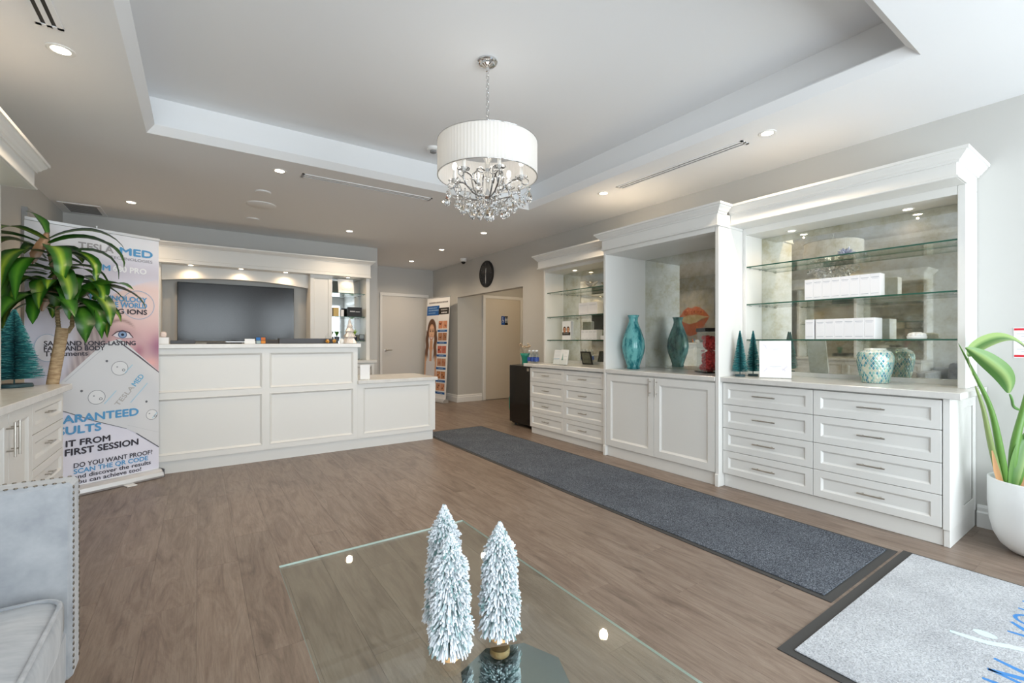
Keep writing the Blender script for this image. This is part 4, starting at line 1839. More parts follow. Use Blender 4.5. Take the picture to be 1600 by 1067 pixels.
part('leaf', q, M['leaf'], t, smooth='all', fix=False).modifiers.new('smooth', 'SUBSURF').render_levels = 2
q = MB()
leaf_ribbon(q, [SP(p) for p in [(3.475, .64, 1.14), (3.49, .63, 1.08), (3.50, .625, 1.03)]], [.008, .016, .004], [GC] * 5, .3, (0, 1, 0))
part('leaf', q, M['leaf'], t, smooth='all', fix=False).modifiers.new('smooth', 'SUBSURF').render_levels = 2
q = MB()
leaf_ribbon(q, [SP(p) for p in [(3.665, .505, .40), (3.66, .50, .50), (3.685, .485, .60), (3.71, .47, .68), (3.76, .44, .76)]], [.02, .034, .036, .026, .006], [GB, GB, GA, GB, GC], .4, (-.6, -.6, .2))
part('leaf', q, M['leaf'], t, smooth='all', fix=False).modifiers.new('smooth', 'SUBSURF').render_levels = 2
for pts in ([(3.625, .535, .40), (3.59, .555, .52), (3.575, .565, .62)], [(3.70, .485, .39), (3.73, .46, .48), (3.75, .45, .60)]):
    q = MB()
    leaf_ribbon(q, [SP(p) for p in pts], [.018, .016, .004], [lin('#b98d62')] * 5, .4, (-.6, -.6, .2))
    part('dry_sheath', q, M['leaf'], t, smooth='all', fix=False, label='dry tan leaf sheath')

# notice on the right wall
t = thing('wall_notice', 'small white paper notice with red bands on the right wall behind the plant', 'notice', (XR, .49, 1.114))
q = MB()
q.box(XR - .003, XR - .0005, .40, .573, 1.114, 1.303, 0, lin('#f2f2f4'))
part('sheet', q, M['print'], t)
PN = lambda u, z, d: (XR - .0034 - d, u, z)
q = MB()
for z in (1.285, 1.118):
    poly(q, PN, [(.402, z), (.571, z), (.571, z + .014), (.402, z + .014)], 0, '#d8323e')
part('red_band', q, M['print'], t, fix=False)
q = MB()
for k in range(8):
    z = 1.262 - k * .016
    poly(q, PN, [(.415, z), (.56 - .02 * (k % 3), z), (.56 - .02 * (k % 3), z + .003), (.415, z + .003)], 0, '#b9bcc4')
part('fine_print', q, M['print'], t, fix=False)

# ------------------------------------------------------------------ roll-up banners
def sm(a, b_, x):
    t_ = max(0.0, min(1.0, (x - a) / (b_ - a)))
    return t_ * t_ * (3 - 2 * t_)


def mixc(a, b_, f):
    return tuple(a[i] * (1 - f) + b_[i] * f for i in range(3)) + (1.0,)


def print_grid(mb, P, u0, u1, z0, z1, nu, nz, fn, d=0.0):
    vs, cs = [], []
    for j in range(nz + 1):
        for i in range(nu + 1):
            u, z = u0 + (u1 - u0) * i / nu, z0 + (z1 - z0) * j / nz
            vs.append(P(u, z, d))
            cs.append(fn(u, z))
    fs = [(j * (nu + 1) + i, j * (nu + 1) + i + 1, (j + 1) * (nu + 1) + i + 1, (j + 1) * (nu + 1) + i) for j in range(nz) for i in range(nu)]
    mb.add(vs, fs, 0, cs)


def oriented_box(mb, P, u0, u1, z0, z1, d0, d1, mat=0, cols=None):
    mb.hexa([P(u, z, d) for z in (z0, z1) for d in (d0, d1) for u in (u0, u1)], mat, cols)


A_ = Vector((-1.060, 4.79))
dv = Vector((.748, .372)).normalized()
PBL = lambda u, z, d: (A_.x + dv.x * u + dv.y * d, A_.y + dv.y * u - dv.x * d, z)
t = thing('rollup_banner', 'large roll-up banner with an eye, a white device and blue headlines at the left', 'banner', PBL(.42, 0, 0), 'roll-up banners')
q = MB()
oriented_box(q, PBL, 0, .85, .07, 2.118, -.003, -.0005)
part('sheet', q, M['card'], t)
q = MB()
oriented_box(q, PBL, -.004, .856, 2.112, 2.138, -.012, .010)
part('top_rail', q, M['alu'], t, bevel=.003)
q = MB()
prof = [(-.065, .004), (.062, .004), (.066, .02), (.055, .05), (.025, .072), (-.02, .078), (-.06, .06)]
vs = [PBL(u, z, d) for u in (-.01, .862) for d, z in prof]
n = len(prof)
q.add(vs, [tuple(range(n)), tuple(range(2 * n - 1, n - 1, -1))] + [(i, (i + 1) % n, n + (i + 1) % n, n + i) for i in range(n)])
ba = part('cassette_base', q, M['alu'], t)
q = MB()
oriented_box(q, PBL, .57, .64, .0005, .008, .05, .13)
part('foot', q, M['plastic'], ba, bevel=.002)
for uu in (-.016, .862):
    q = MB()
    oriented_box(q, PBL, uu, uu + .006, .004, .075, -.06, .06)
    part('end_cap', q, M['dark'], ba)
q = MB()
q.tube([PBL(.42, .07, -.03), PBL(.42, 2.16, -.02)], .008, 8)
part('support_pole', q, M['alu'], t, smooth=30)


def face_print(u, z):
    c = mixc(lin('#e4e3f0'), lin('#eeedf1'), sm(1.85, 2.0, z))
    c = mixc(c, lin('#cdc7d3'), .75 * sm(.15, .5, u) * math.exp(-((z - 1.80) / .10) ** 2))
    c = mixc(c, lin('#d6d8ea'), .8 * (1 - sm(.1, .35, u)) * (1 - sm(1.7, 2.0, z)))
    # hair
    hl = .20 + (.36 - .20) * max(0, min(1, (z - .92) / .7))
    wgt = sm(hl - .03, hl + .06, u) * (1 - sm(.46, .50, u)) * sm(.86, .95, z) * (1 - sm(1.55, 1.72, z))
    st = .5 + .5 * sin(u * 170 + z * 22)
    c = mixc(c, mixc(lin('#8b7773'), lin('#b8a6a2'), st), .85 * wgt)
    # face
    ed = .465 + .30 * (max(0, z - 1.50) / .24) ** 2
    wf = sm(ed - .015, ed + .02, u) * (1 - sm(1.66, 1.80, z)) * sm(.86, .9, z)
    sk = mixc(lin('#ecd2cd'), lin('#dcb6b9'), sm(1.55, 1.2, z))
    sk = mixc(sk, lin('#8e7274'), .7 * math.exp(-((u - ed) / .035) ** 2) * (1 - sm(1.45, 1.6, z)))
    sk = mixc(sk, lin('#9d6486'), .9 * math.exp(-((u - .86) / .09) ** 2 - ((z - 1.17) / .11) ** 2))
    sk = mixc(sk, lin('#a9667e'), .7 * math.exp(-((u - .70) / .04) ** 2 - ((z - 1.13) / .06) ** 2))
    sk = mixc(sk, lin('#f2b8b4'), .8 * math.exp(-((u - .79) / .05) ** 2 - ((z - 1.03) / .04) ** 2))
    bz = 1.398 - .6 * (u - .58) ** 2 / .1 - .1 * (u - .55)
    sk = mixc(sk, lin('#8a6a66'), .75 * math.exp(-((z - bz) / .013) ** 2) * sm(.48, .52, u) * (1 - sm(.63, .69, u)))
    sk = mixc(sk, lin('#a87a7c'), .55 * math.exp(-((u - .585) / .085) ** 2 - ((z - 1.285) / .05) ** 2))
    c = mixc(c, sk, wf)
    # lower part, towards white
    c = mixc(c, lin('#e6e5f2'), (1 - sm(.70, .88, z)))
    return c


q = MB()
print_grid(q, PBL, .002, .848, .08, 2.108, 84, 150, face_print, .0002)
part('printed_picture', q, M['print'], t, fix=False, smooth='all', label='soft pink close-up of a face with one eye')
q = MB()
e = .0012
# eye
poly(q, PBL, [(.520, 1.268), (.545, 1.292), (.585, 1.303), (.625, 1.288), (.655, 1.248), (.62, 1.243), (.58, 1.241), (.545, 1.250)], e, '#e9e2e8')
disc(q, PBL, .585, 1.273, .031, .031, e + .0004, '#8aa3c6', 24)
disc(q, PBL, .585, 1.273, .031, .031, e + .0006, '#4f6488', 24, .006)
disc(q, PBL, .585, 1.273, .011, .011, e + .0008, '#23283a', 16)
stroke(q, PBL, [(.512, 1.262), (.545, 1.295), (.585, 1.307), (.63, 1.291), (.66, 1.246)], .010, e + .001, '#5d4a52')
stroke(q, PBL, [(.53, 1.256), (.58, 1.238), (.655, 1.246)], .005, e + .001, '#a98a92')
part('printed_eye', q, M['print'], t, fix=False)
q = MB()
e = .0024
dev = [(.06, .74), (.22, .928), (.426, 1.165), (.50, 1.215), (.566, 1.237), (.62, 1.19), (.849, .945), (.849, .275), (.681, .423), (.613, .472), (.395, .572), (.231, .664)]
poly(q, PBL, dev, e, '#dbdcdf')
stroke(q, PBL, [(.22, .90), (.44, 1.14)], .008, e + .0004, '#c3c5ca')
stroke(q, PBL, [(.54, 1.232), (.70, 1.085), (.849, .938)], .012, e + .0004, '#5e5560')
stroke(q, PBL, [(.14, .705), (.231, .664), (.395, .572), (.613, .472)], .006, e + .0004, '#6b6c75')
stroke(q, PBL, [(.681, .421), (.849, .268)], .012, e + .0004, '#5b5c66')
stroke(q, PBL, [(.62, .50), (.849, .40)], .004, e + .0004, '#c6c8cc')
for (ku, kz, kr) in ((.566, .989, .058), (.414, .761, .056), (.795, .566, .044)):
    disc(q, PBL, ku, kz, kr, kr * 1.05, e + .0004, '#e5e6e8', 28)
    disc(q, PBL, ku, kz, kr, kr * 1.05, e + .0008, '#8d9096', 28, .004)
    disc(q, PBL, ku - .018, kz + .012, .006, .006, e + .0008, '#9a9ca2', 10)
    disc(q, PBL, ku + .026, kz - .016, .011, .011, e + .0010, '#55575e', 12, .004)
for (ku, kz) in ((.479, 1.053), (.32, .821), (.755, .686)):
    disc(q, PBL, ku, kz, .009, .010, e + .0004, '#6a6c73', 12)
put_text(q, PBL, 'TESLA', .556, .556 + .185, .670, .036, e + .0012, '#b9b6b4', .012, rot=radians(52.6))
put_text(q, PBL, 'MED', .676, .676 + .105, .826, .040, e + .0012, '#6fb2d6', .012, rot=radians(52.6))
for (su, sz, ln_) in ((.462, .700, .13), (.600, .945, .09), (.640, .690, .20), (.800, .535, .06)):
    stroke(q, PBL, [(su, sz), (su + ln_ * .61, sz + ln_ * .79)], .010, e + .0008, '#a9d3e6')
part('printed_device', q, M['print'], t, fix=False, label='printed white device with round dials')
q = MB()
e = .0045
BLU, DK = '#5b9fd0', '#3b3842'
disc(q, PBL, .696, 1.531, .119, .124, e - .0004, '#8fb2d2', 40, .004)
part('printed_outline', q, M['print'], t, fix=False)
q = MB()
disc(q, PBL, .122, 1.167, .074, .105, e - .0004, '#9db7d3', 36, .003)
disc(q, PBL, .122, 1.167, .071, .102, e - .0006, '#e9e9f3', 36)
part('printed_outline', q, M['print'], t, fix=False)
for args in (
        ('TESLA', .30, .523, 1.952, .055, e, '#a7a4a6', .012),
        ('MED', .568, .799, 1.952, .058, e, BLU, .022),
        ('TECHNOLOGIES', .50, .799, 1.906, .024, e, '#8c8a90', 0),
        ('A', .410, .44, 1.803, .044, e, BLU, .02),
        ('M', .452, .50, 1.803, .044, e, BLU, .02),
        ('680 PRO', .519, .753, 1.803, .046, e, '#f4f4f6', .02),
        ('T', .059, .083, 1.563, .040, e, BLU, .02),
        ('TECHNOLOGY', .36, .758, 1.556, .042, e, BLU, .016),
        ('IN THE WORLD', .40, .758, 1.505, .042, e, BLU, .016),
        ('USING IONS', .415, .758, 1.450, .040, e, DK, .016),
        ('SAFE AND LONG-LASTING', .103, .675, 1.184, .035, e, DK, .016),
        ('FACE AND BODY', .103, .464, 1.144, .035, e, DK, .016),
        ('Treatments', .103, .358, 1.103, .037, e, DK, .01),
        ('GUARANTEED', .075, .695, .577, .060, e, BLU, .02),
        ('RESULTS', .075, .441, .489, .060, e, BLU, .02),
        ('IT FROM', .227, .500, .392, .047, e, DK, .018),
        ('FIRST SESSION', .222, .694, .322, .050, e, DK, .018),
        ('DO YOU WANT PROOF?', .273, .798, .217, .037, e, DK, .008),
        ('SCAN THE QR CODE', .273, .765, .171, .036, e, BLU, .014),
        ('and discover the results', .273, .787, .130, .032, e, DK, .01),
        ('you can achieve too!', .273, .715, .088, .032, e, DK, .01)):
    q = MB()
    put_text(q, PBL, *args)
    part('printed_lettering', q, M['print'], t, fix=False)

# right banner, leaning back against the wall side
def PBR(u, z, d):
    k = z / 2.1
    x0, y0_ = 3.84 + .11 * k, 8.86 + .02 * k
    return (x0 + .1483 * u - .989 * d, y0_ - .989 * u - .1483 * d, z)


t = thing('rollup_banner', 'roll-up banner of a smiling woman beside six photo pairs, by the passage opening', 'banner', PBR(.4, 0, 0), 'roll-up banners')
q = MB()
oriented_box(q, PBR, 0, .81, .06, 2.10, -.004, -.0005)
part('sheet', q, M['card'], t)
q = MB()
oriented_box(q, PBR, -.004, .814, 2.095, 2.112, -.010, .008)
part('top_rail', q, M['alu'], t)
q = MB()
vs = [PBR(u, z, d) for u in (-.01, .82) for d, z in prof]
q.add(vs, [tuple(range(n)), tuple(range(2 * n - 1, n - 1, -1))] + [(i, (i + 1) % n, n + (i + 1) % n, n + i) for i in range(n)] if False else
      [tuple(range(len(prof))), tuple(range(2 * len(prof) - 1, len(prof) - 1, -1))] + [(i, (i + 1) % len(prof), len(prof) + (i + 1) % len(prof), len(prof) + i) for i in range(len(prof))])
part('cassette_base', q, M['alu'], t)


def woman_print(u, z):
    c = lin('#eceaea')
    hair, hair2 = lin('#5e4030'), lin('#96694a')
    top = lin('#e3e2e6')
    ax = abs(u - .215)
    # shoulders and white top
    sw = .075 + .16 * sm(1.06, .92, z)
    body = (1 - sm(sw - .01, sw + .02, ax)) * sm(1.12, 1.05, z)
    c = mixc(c, lin('#dcab88'), body)
    vneck = (1 - sm(.02, .05, ax - .005 - .06 * sm(.98, 1.14, z))) if z > .8 else 0
    c = mixc(c, top, sm(1.12, 1.04, z) * (1 - vneck) * (1 - sm(.13, .16, ax)) if z > .8 else (1 - sm(.15, .18, ax)))
    # hair: cap and two locks
    d1 = ((u - .215) / .165) ** 2 + ((z - 1.44) / .24) ** 2
    hw = (1 - sm(.85, 1.02, d1)) * sm(1.25, 1.40, z)
    wav = .012 * sin(z * 24)
    lock = (1 - sm(.045, .065, abs(ax - .150 + wav))) * sm(.82, .95, z) * (1 - sm(1.40, 1.46, z))
    st = .5 + .5 * sin(u * 260 + z * 14)
    hc = mixc(hair, hair2, st * (.35 + .5 * sm(1.35, 1.0, z)))
    c = mixc(c, lin('#d9a580'), (1 - sm(.045, .06, ax)) * sm(1.02, 1.06, z) * (1 - sm(1.2, 1.25, z)))
    c = mixc(c, hc, max(hw, lock))
    # face
    d2 = (ax / (.108 - .035 * sm(1.36, 1.20, z))) ** 2 + ((z - 1.385) / .185) ** 2
    sk = mixc(lin('#ecc0a0'), lin('#cf9673'), sm(.45, 1.0, d2))
    for eu in (.168, .262):
        sk = mixc(sk, lin('#8a5a44'), .6 * math.exp(-((u - eu) / .030) ** 2 - ((z - 1.42) / .020) ** 2))
        sk = mixc(sk, lin('#2e201b'), .95 * math.exp(-((u - eu) / .020) ** 2 - ((z - 1.420) / .013) ** 2))
        sk = mixc(sk, lin('#4b3226'), .8 * math.exp(-((u - eu) / .026) ** 4 - ((z - 1.430) / .006) ** 2))
        sk = mixc(sk, lin('#6d4a38'), .85 * math.exp(-((u - eu) / .032) ** 4 - ((z - 1.462) / .007) ** 2))
    sk = mixc(sk, lin('#b07454'), .55 * math.exp(-((ax) / .022) ** 2 - ((z - 1.345) / .012) ** 2))
    mz = 1.285 - 2.2 * (.05 - ax) * .10
    sk = mixc(sk, lin('#bf6259'), .9 * math.exp(-(ax / .058) ** 6 - ((z - mz) / .030) ** 4))
    sk = mixc(sk, lin('#f7f1ec'), .95 * math.exp(-(ax / .046) ** 6 - ((z - mz - .002) / .015) ** 4))
    c = mixc(c, sk, 1 - sm(.88, 1.02, d2))
    return c


q = MB()
print_grid(q, PBR, .002, .440, .36, 1.73, 66, 190, woman_print, .0003)
part('printed_portrait', q, M['print'], t, fix=False, smooth='all', label='printed portrait of a smiling person with long brown hair')
q = MB()
poly(q, PBR, [(.012, 1.742), (.46, 1.742), (.46, 1.937), (.012, 1.937)], .0008, '#1f5fa8')
poly(q, PBR, [(.44, 1.752), (.795, 1.752), (.795, 1.885), (.44, 1.885)], .0014, '#26221f')
rnd = random.Random(5)
for k, (lu, lz, ln_, c) in enumerate([(.08, 2.0, .66, '#8a8587'), (.07, 1.893, .30, '#8fb2d8'), (.07, 1.845, .34, '#8fb2d8'), (.07, 1.790, .26, '#7fa9d6'), (.52, 1.845, .22, '#c9c5c2'), (.54, 1.79, .18, '#f0eeee')]):
    u = lu
    h = .030 if k == 0 else .024
    while u < lu + ln_:
        w = rnd.uniform(.014, .034)
        poly(q, PBR, [(u, lz - h / 2), (u + w, lz - h / 2), (u + w, lz + h / 2), (u, lz + h / 2)], .0020, c)
        u += w + .009
part('printed_header', q, M['print'], t, fix=False)
zs_ = [(1.456, 1.631), (1.215, 1.393), (.96, 1.132), (.706, .88), (.455, .625), (.22, .39)]
sk_ = [('#d98e66', '#e0a07a'), ('#b8835f', '#a97553'), ('#c96a54', '#cc7460'), ('#c99370', '#bd8763'), ('#c98b5c', '#bf7f52'), ('#cf9470', '#d69d7c')]
for (za, zb), (c1, c2) in zip(zs_, sk_):
    q = MB()
    poly(q, PBR, [(.448, za), (.768, za), (.768, zb), (.448, zb)], .0008, '#f1efef')
    for ua, ub, c in ((.46, .604, c1), (.612, .756, c2)):
        poly(q, PBR, [(ua, za + .012), (ub, za + .012), (ub, zb - .012), (ua, zb - .012)], .0014, [c, c2, c1, c])
        for k in range(3):
            disc(q, PBR, rnd.uniform(ua + .03, ub - .03), rnd.uniform(za + .05, zb - .05), rnd.uniform(.012, .026), rnd.uniform(.012, .022), .0020, rnd.choice(['#7c4a38', '#5f3a2e', '#b06a52', '#e8b594']), 10)
    poly(q, PBR, [(.43, za - .055), (.768, za - .055), (.768, za - .012), (.43, za - .012)], .0014, '#2a63a6')
    stroke(q, PBR, [(.52, za - .034), (.68, za - .034)], .012, .002, '#b9d0ea')
    part('printed_photo_pair', q, M['print'], t, fix=False)

# ------------------------------------------------------------------ canvas on the left wall (reflected in the niche mirror)
t = thing('lips_canvas', 'large grey canvas painting of orange red lips on the left wall', 'painting', (XL, 6.65, 1.05))
q = MB()
q.box(XL + .001, XL + .040, 5.965, 7.05, 1.05, 2.45, 0)
part('stretched_canvas', q, noisy('grey_canvas', lin('#9fa2a6'), lin('#b7b6b2'), 5, .8), t)
PCV = lambda u, z, d: (XL + .0405 + d, u, z)
q = MB()
up_ = [(6.08, 1.78), (6.20, 1.92), (6.34, 2.02), (6.46, 2.04), (6.54, 2.00), (6.64, 2.03), (6.76, 1.96), (6.90, 1.78), (6.76, 1.80), (6.60, 1.84), (6.40, 1.84), (6.22, 1.80)]
lo_ = [(6.08, 1.78), (6.22, 1.74), (6.40, 1.66), (6.62, 1.62), (6.78, 1.68), (6.90, 1.78), (6.86, 1.60), (6.76, 1.42), (6.60, 1.33), (6.42, 1.38), (6.24, 1.55)]
poly(q, PCV, [(6.10, 1.78), (6.30, 1.84), (6.60, 1.85), (6.88, 1.78), (6.74, 1.66), (6.50, 1.62), (6.26, 1.70)], .0004, '#cbbf9e')
poly(q, PCV, [(6.12, 1.775), (6.28, 1.70), (6.42, 1.66), (6.30, 1.73)], .0008, '#6b3550')
poly(q, PCV, up_, .0010, '#c46a44')
poly(q, PCV, lo_, .0010, '#b95f38')
rnd = random.Random(9)
for k in range(34):
    u, z = rnd.uniform(6.2, 6.8), rnd.choice([rnd.uniform(1.87, 1.97), rnd.uniform(1.42, 1.60)])
    disc(q, PCV, u, z, rnd.uniform(.008, .022), rnd.uniform(.008, .02), .0016, rnd.choice(['#8f2f22', '#e8a070', '#a8442c', '#d99a3a']), 9)
part('painted_lips', q, M['print'], t, fix=False)

# ------------------------------------------------------------------ things on the right cabinets
def box_item(name, label, cat, x0, x1, y0, y1, z0, z1, m, group=None, lines=None, face='R', col='#b9bcc4'):
    t = thing(name, label, cat, ((x0 + x1) / 2, (y0 + y1) / 2, z0), group)
    q = MB()
    q.box(x0, x1, y0, y1, z0, z1)
    part('carton', q, m, t, bevel=.0015)
    if lines:
        q = MB()
        for (a0, a1, h, th) in lines:
            if face == 'R':
                P_ = lambda u, z, d: (x0 - .0006, y1 - u, z)
                w = y1 - y0
            else:
                P_ = lambda u, z, d: (x0 + u, y0 - .0006, z)
                w = x1 - x0
            zz_ = z0 + (z1 - z0) * h
            poly(q, P_, [(w * a0, zz_), (w * a1, zz_), (w * a1, zz_ + th), (w * a0, zz_ + th)], 0, col)
        part('printed_lines', q, M['print'], t, fix=False)
    return t


M['box'] = mat('white_carton', lin('#f3f2f4'), .45)
ordn = ['first', 'second', 'third', 'fourth', 'fifth', 'sixth', 'seventh', 'eighth']
LN = [(.12, .88, .83, .004), (.20, .80, .78, .0015), (.12, .86, .12, .003)]
for i in range(8):
    y1 = 1.672 - i * .0613
    box_item('product_box', 'white upright box on the middle glass shelf of the wide hutch, %s from the left' % ordn[i], 'box',
             3.985, 4.075, y1 - .0606, y1, 1.5415, 1.704, M['box'], 'white boxes on the middle shelf of the wide hutch', LN)
y1 = 1.668
for i in range(7):
    w = .0625
    box_item('product_box', 'white upright box on the lowest glass shelf of the wide hutch, %s from the left' % ordn[i], 'box',
             3.985, 4.135, y1 - w, y1, 1.2335, 1.388, M['box'], 'white boxes on the lowest shelf of the wide hutch', LN)
    y1 -= w + (.012 if i == 0 else .0008)
# crystal ornament
rnd = random.Random(4)
iri = mat('iridescent_glass', lin('#cfd3e6'), .06, .35, Transmission_Weight=.35)
q = MB()
for k in range(70):
    a, el = rnd.uniform(0, 2 * pi), rnd.uniform(0.02, 1.3)
    l_ = rnd.uniform(.05, .095) * (1 - .35 * sin(el))
    c0 = Vector((4.055, 1.415, 1.8755))
    dd = Vector((cos(a) * cos(el) * .8, sin(a) * cos(el) * 1.1, sin(el)))
    q.tube([c0 + dd * .006, c0 + dd * l_ * .6, c0 + dd * l_], [.003, .008, .001], 4)
q.lathe(4.055, 1.415, [(.03, 1.8685), (.028, 1.876)], 12)
solo('glass_ornament', q, iri, 'spiky iridescent glass ornament on the top glass shelf of the wide hutch', 'ornament')
q = MB()
for rg_, (n_, l_, el) in enumerate(((9, .058, .35), (8, .046, .8), (6, .034, 1.2))):
    for k in range(n_):
        a = 2 * pi * k / n_ + rg_ * .4
        c0 = Vector((4.06, 1.00, 1.245))
        dd = Vector((cos(a) * cos(el), sin(a) * cos(el), sin(el)))
        q.ball(tuple(c0 + dd * l_ * .6), l_ * .42, seg=7, rings=5, s=(.8, .8, .8))
q.lathe(4.06, 1.00, [(.05, 1.2335), (.055, 1.25), (.03, 1.262)], 14)
solo('flower_ornament', q, M['plastic'], 'small white flower shaped ornament on the lowest glass shelf of the wide hutch', 'ornament', smooth='all')

# white notice card, blank in the middle where the code was
cA, cB = Vector((3.755, 1.910)), Vector((3.862, 1.715))
du = (cB - cA).normalized()
nn = Vector((-du.y, du.x)) * -1
if nn.x > 0:
    nn = -nn


def PCD(u, z, d):
    b_ = cA + du * u + nn * (d - z * .10)
    return (b_.x, b_.y, .9205 + z)


W_c = (cB - cA).length
t = thing('notice_card', 'white printed notice card leaning on the right counter beside the teal trees', 'card', PCD(W_c / 2, 0, 0))
q = MB()
oriented_box(q, PCD, 0, W_c, 0.004, .300, -.004, 0)
part('panel', q, M['card'], t)
q = MB()
oriented_box(q, PCD, -.002, W_c + .002, 0, .005, -.06, .035)
part('stand', q, M['acrylic'], t)
q = MB()
G = '#d3d4da'
for z, a, b_ in ((.238, .075, .150), (.224, .095, .130), (.092, .07, .155), (.080, .09, .135)):
    poly(q, PCD, [(a, z), (b_, z), (b_, z + .004), (a, z + .004)], .0006, G)
for (a, b_) in (((.025, .27), (.05, .235)), ((.03, .05), (.055, .08)), ((.16, .06), (.195, .10)), ((.155, .075), (.18, .055))):
    stroke(q, PCD, [a, ((a[0] + b_[0]) / 2 + .006, (a[1] + b_[1]) / 2 + .006), b_], .010, .0006, '#dfdce4')
for a, b_, c, d_ in ((.055, .062, .06, .262), (.160, .062, .167, .262)):
    pass
stroke(q, PCD, [(.06, .065), (.165, .065)], .0025, .0006, '#e2e2e6')
stroke(q, PCD, [(.06, .258), (.165, .258)], .0025, .0006, '#e2e2e6')
part('printed_lines', q, M['print'], t, fix=False)

# patterned vase
vx, vy, vz = 3.985, 1.212, .9205
pr_ = [(.070, 0), (.078, .004), (.090, .06), (.101, .12), (.106, .165), (.104, .195), (.092, .222), (.070, .234), (.062, .238), (.064, .247)]
t = thing('mosaic_vase', 'round vase with a silver and teal diamond scale pattern on the right counter', 'vase', (vx, vy, vz))
q = MB()
q.lathe(vx, vy, [(r, vz + z) for r, z in pr_] + [(.058, vz + .247), (.056, vz + .232), (.085, vz + .20)], 36)
part('body', q, mat('silver_grout', lin('#dfe3dc'), .25, .3), t, smooth='all')


def rad(z):
    for (r0, z0_), (r1, z1_) in zip(pr_[:-1], pr_[1:]):
        if z0_ <= z <= z1_:
            return r0 + (r1 - r0) * (z - z0_) / (z1_ - z0_)
    return pr_[-1][0]


rnd = random.Random(3)
pal = [lin(c) for c in ('#7fb5b5', '#a9cbbf', '#4f93a3', '#cfd6bd', '#8fc4b8', '#5aa0a0', '#d8dcc6')]
q = MB()
nA, nR = 30, 13
dz = .226 / nR
for j in range(nR + 1):
    for i in range(nA):
        a = 2 * pi * (i + .5 * (j % 2)) / nA
        zc = .004 + j * dz
        ha = pi / nA * .76
        pts = []
        for da, dz_ in ((-ha, 0), (0, -dz * .76), (ha, 0), (0, dz * .76)):
            z = min(max(zc + dz_, .002), .232)
            r = rad(z) + .0016
            pts.append((vx + r * cos(a + da), vy + r * sin(a + da), vz + z))
        rc = rad(min(max(zc, .002), .232)) + .0028
        pts.append((vx + rc * cos(a), vy + rc * sin(a), vz + min(max(zc, .002), .232)))
        q.add(pts, [(0, 1, 4), (1, 2, 4), (2, 3, 4), (3, 0, 4)], 0, rnd.choice(pal))
sc_ = mat('glazed_scales', (1, 1, 1), .15, .25)
nt, b = nodes(sc_)
at = nt.nodes.new('ShaderNodeAttribute')
at.attribute_name = 'col'
nt.links.new(at.outputs['Color'], b.inputs['Base Color'])
part('mosaic_scales', q, sc_, t, stuff=True, fix=False)

# tall turquoise vase
tvx, tvy, tz = 3.825, 3.275, .9205
q = MB()
q.lathe(tvx, tvy, [(r, tz + z) for r, z in [(.060, 0), (.070, .006), (.064, .028), (.084, .09), (.110, .165), (.121, .235), (.113, .31), (.082, .41), (.056, .475), (.046, .515), (.050, .548), (.062, .574), (.057, .574), (.042, .52), (.05, .47)]], 40)
solo('tall_vase', q, M['murano'], 'tall turquoise streaked glass vase in the mirrored niche', 'vase', smooth='all')

# red flower figure in a clear display box
C_ = Vector((3.856, 2.452))
e1 = Vector((.165, .225)).normalized()
e2 = Vector((.225, -.165)).normalized()
PX = lambda a, b_, z: (C_.x + e1.x * a + e2.x * b_, C_.y + e1.y * a + e2.y * b_, .9205 + z)


def rbox(mb, a0, a1, b0, b1, z0, z1, mat=0, cols=None):
    mb.hexa([PX(a, b_, z) for z in (z0, z1) for b_ in (b0, b1) for a in (a0, a1)], mat, cols)


t = thing('display_case', 'clear display box with black lid and base in the mirrored niche', 'box', PX(.12, .10, 0))
q = MB()
rbox(q, -.015, .235, -.015, .20, 0, .012)
part('base', q, M['black'], t)
q = MB()
rbox(q, -.005, .225, -.005, .19, .385, .42)
part('lid', q, M['black'], t)
q = MB()
for a0, a1, b0, b1 in ((0, .003, 0, .185), (.217, .22, 0, .185), (.0031, .2169, 0, .003), (.0031, .2169, .182, .185)):
    rbox(q, a0, a1, b0, b1, .0125, .3845)
part('clear_walls', q, M['acrylic'], t)
q = MB()
rnd = random.Random(8)


def rose_lump(c, r, s=(1, 1, 1), n=70):
    q.ball(c, r * .93, seg=12, rings=8, s=s)
    for k in range(n):
        z = 1 - 2 * (k + .5) / n
        a = k * 2.399963
        rr = sqrt(1 - z * z)
        q.ball((c[0] + r * s[0] * rr * cos(a), c[1] + r * s[1] * rr * sin(a), c[2] + r * s[2] * z), r * .20, seg=6, rings=4)


cc = PX(.12, .095, 0)
rose_lump((cc[0], cc[1], .9205 + .110), .070, (1, 1, 1.3))
rose_lump((cc[0], cc[1], .9205 + .275), .062)
for a_, b_, z_, r_ in ((.075, .05, .33, .022), (.165, .05, .33, .022), (.06, .035, .045, .030), (.17, .04, .045, .030), (.055, .06, .16, .024), (.185, .06, .16, .024)):
    p = PX(a_, b_, z_)
    rose_lump(p, r_, n=24)
solo('rose_figure', q, M['redrose'], 'bright red figure covered in roses inside the clear display box', 'ornament', smooth='all')
q = MB()
p = PX(.12, .025, .20)
for s_ in (-1, 1):
    q.ball(PX(.12 + s_ * .018, .022, .205), .013, seg=8, rings=6, s=(1, 1, .8))
q.ball(PX(.12, .020, .205), .007, seg=8, rings=6)
solo('ribbon_bow', q, mat('pink_ribbon', lin('#f2b9c0'), .4), 'small pale pink bow on the red rose figure', 'bow', smooth='all')

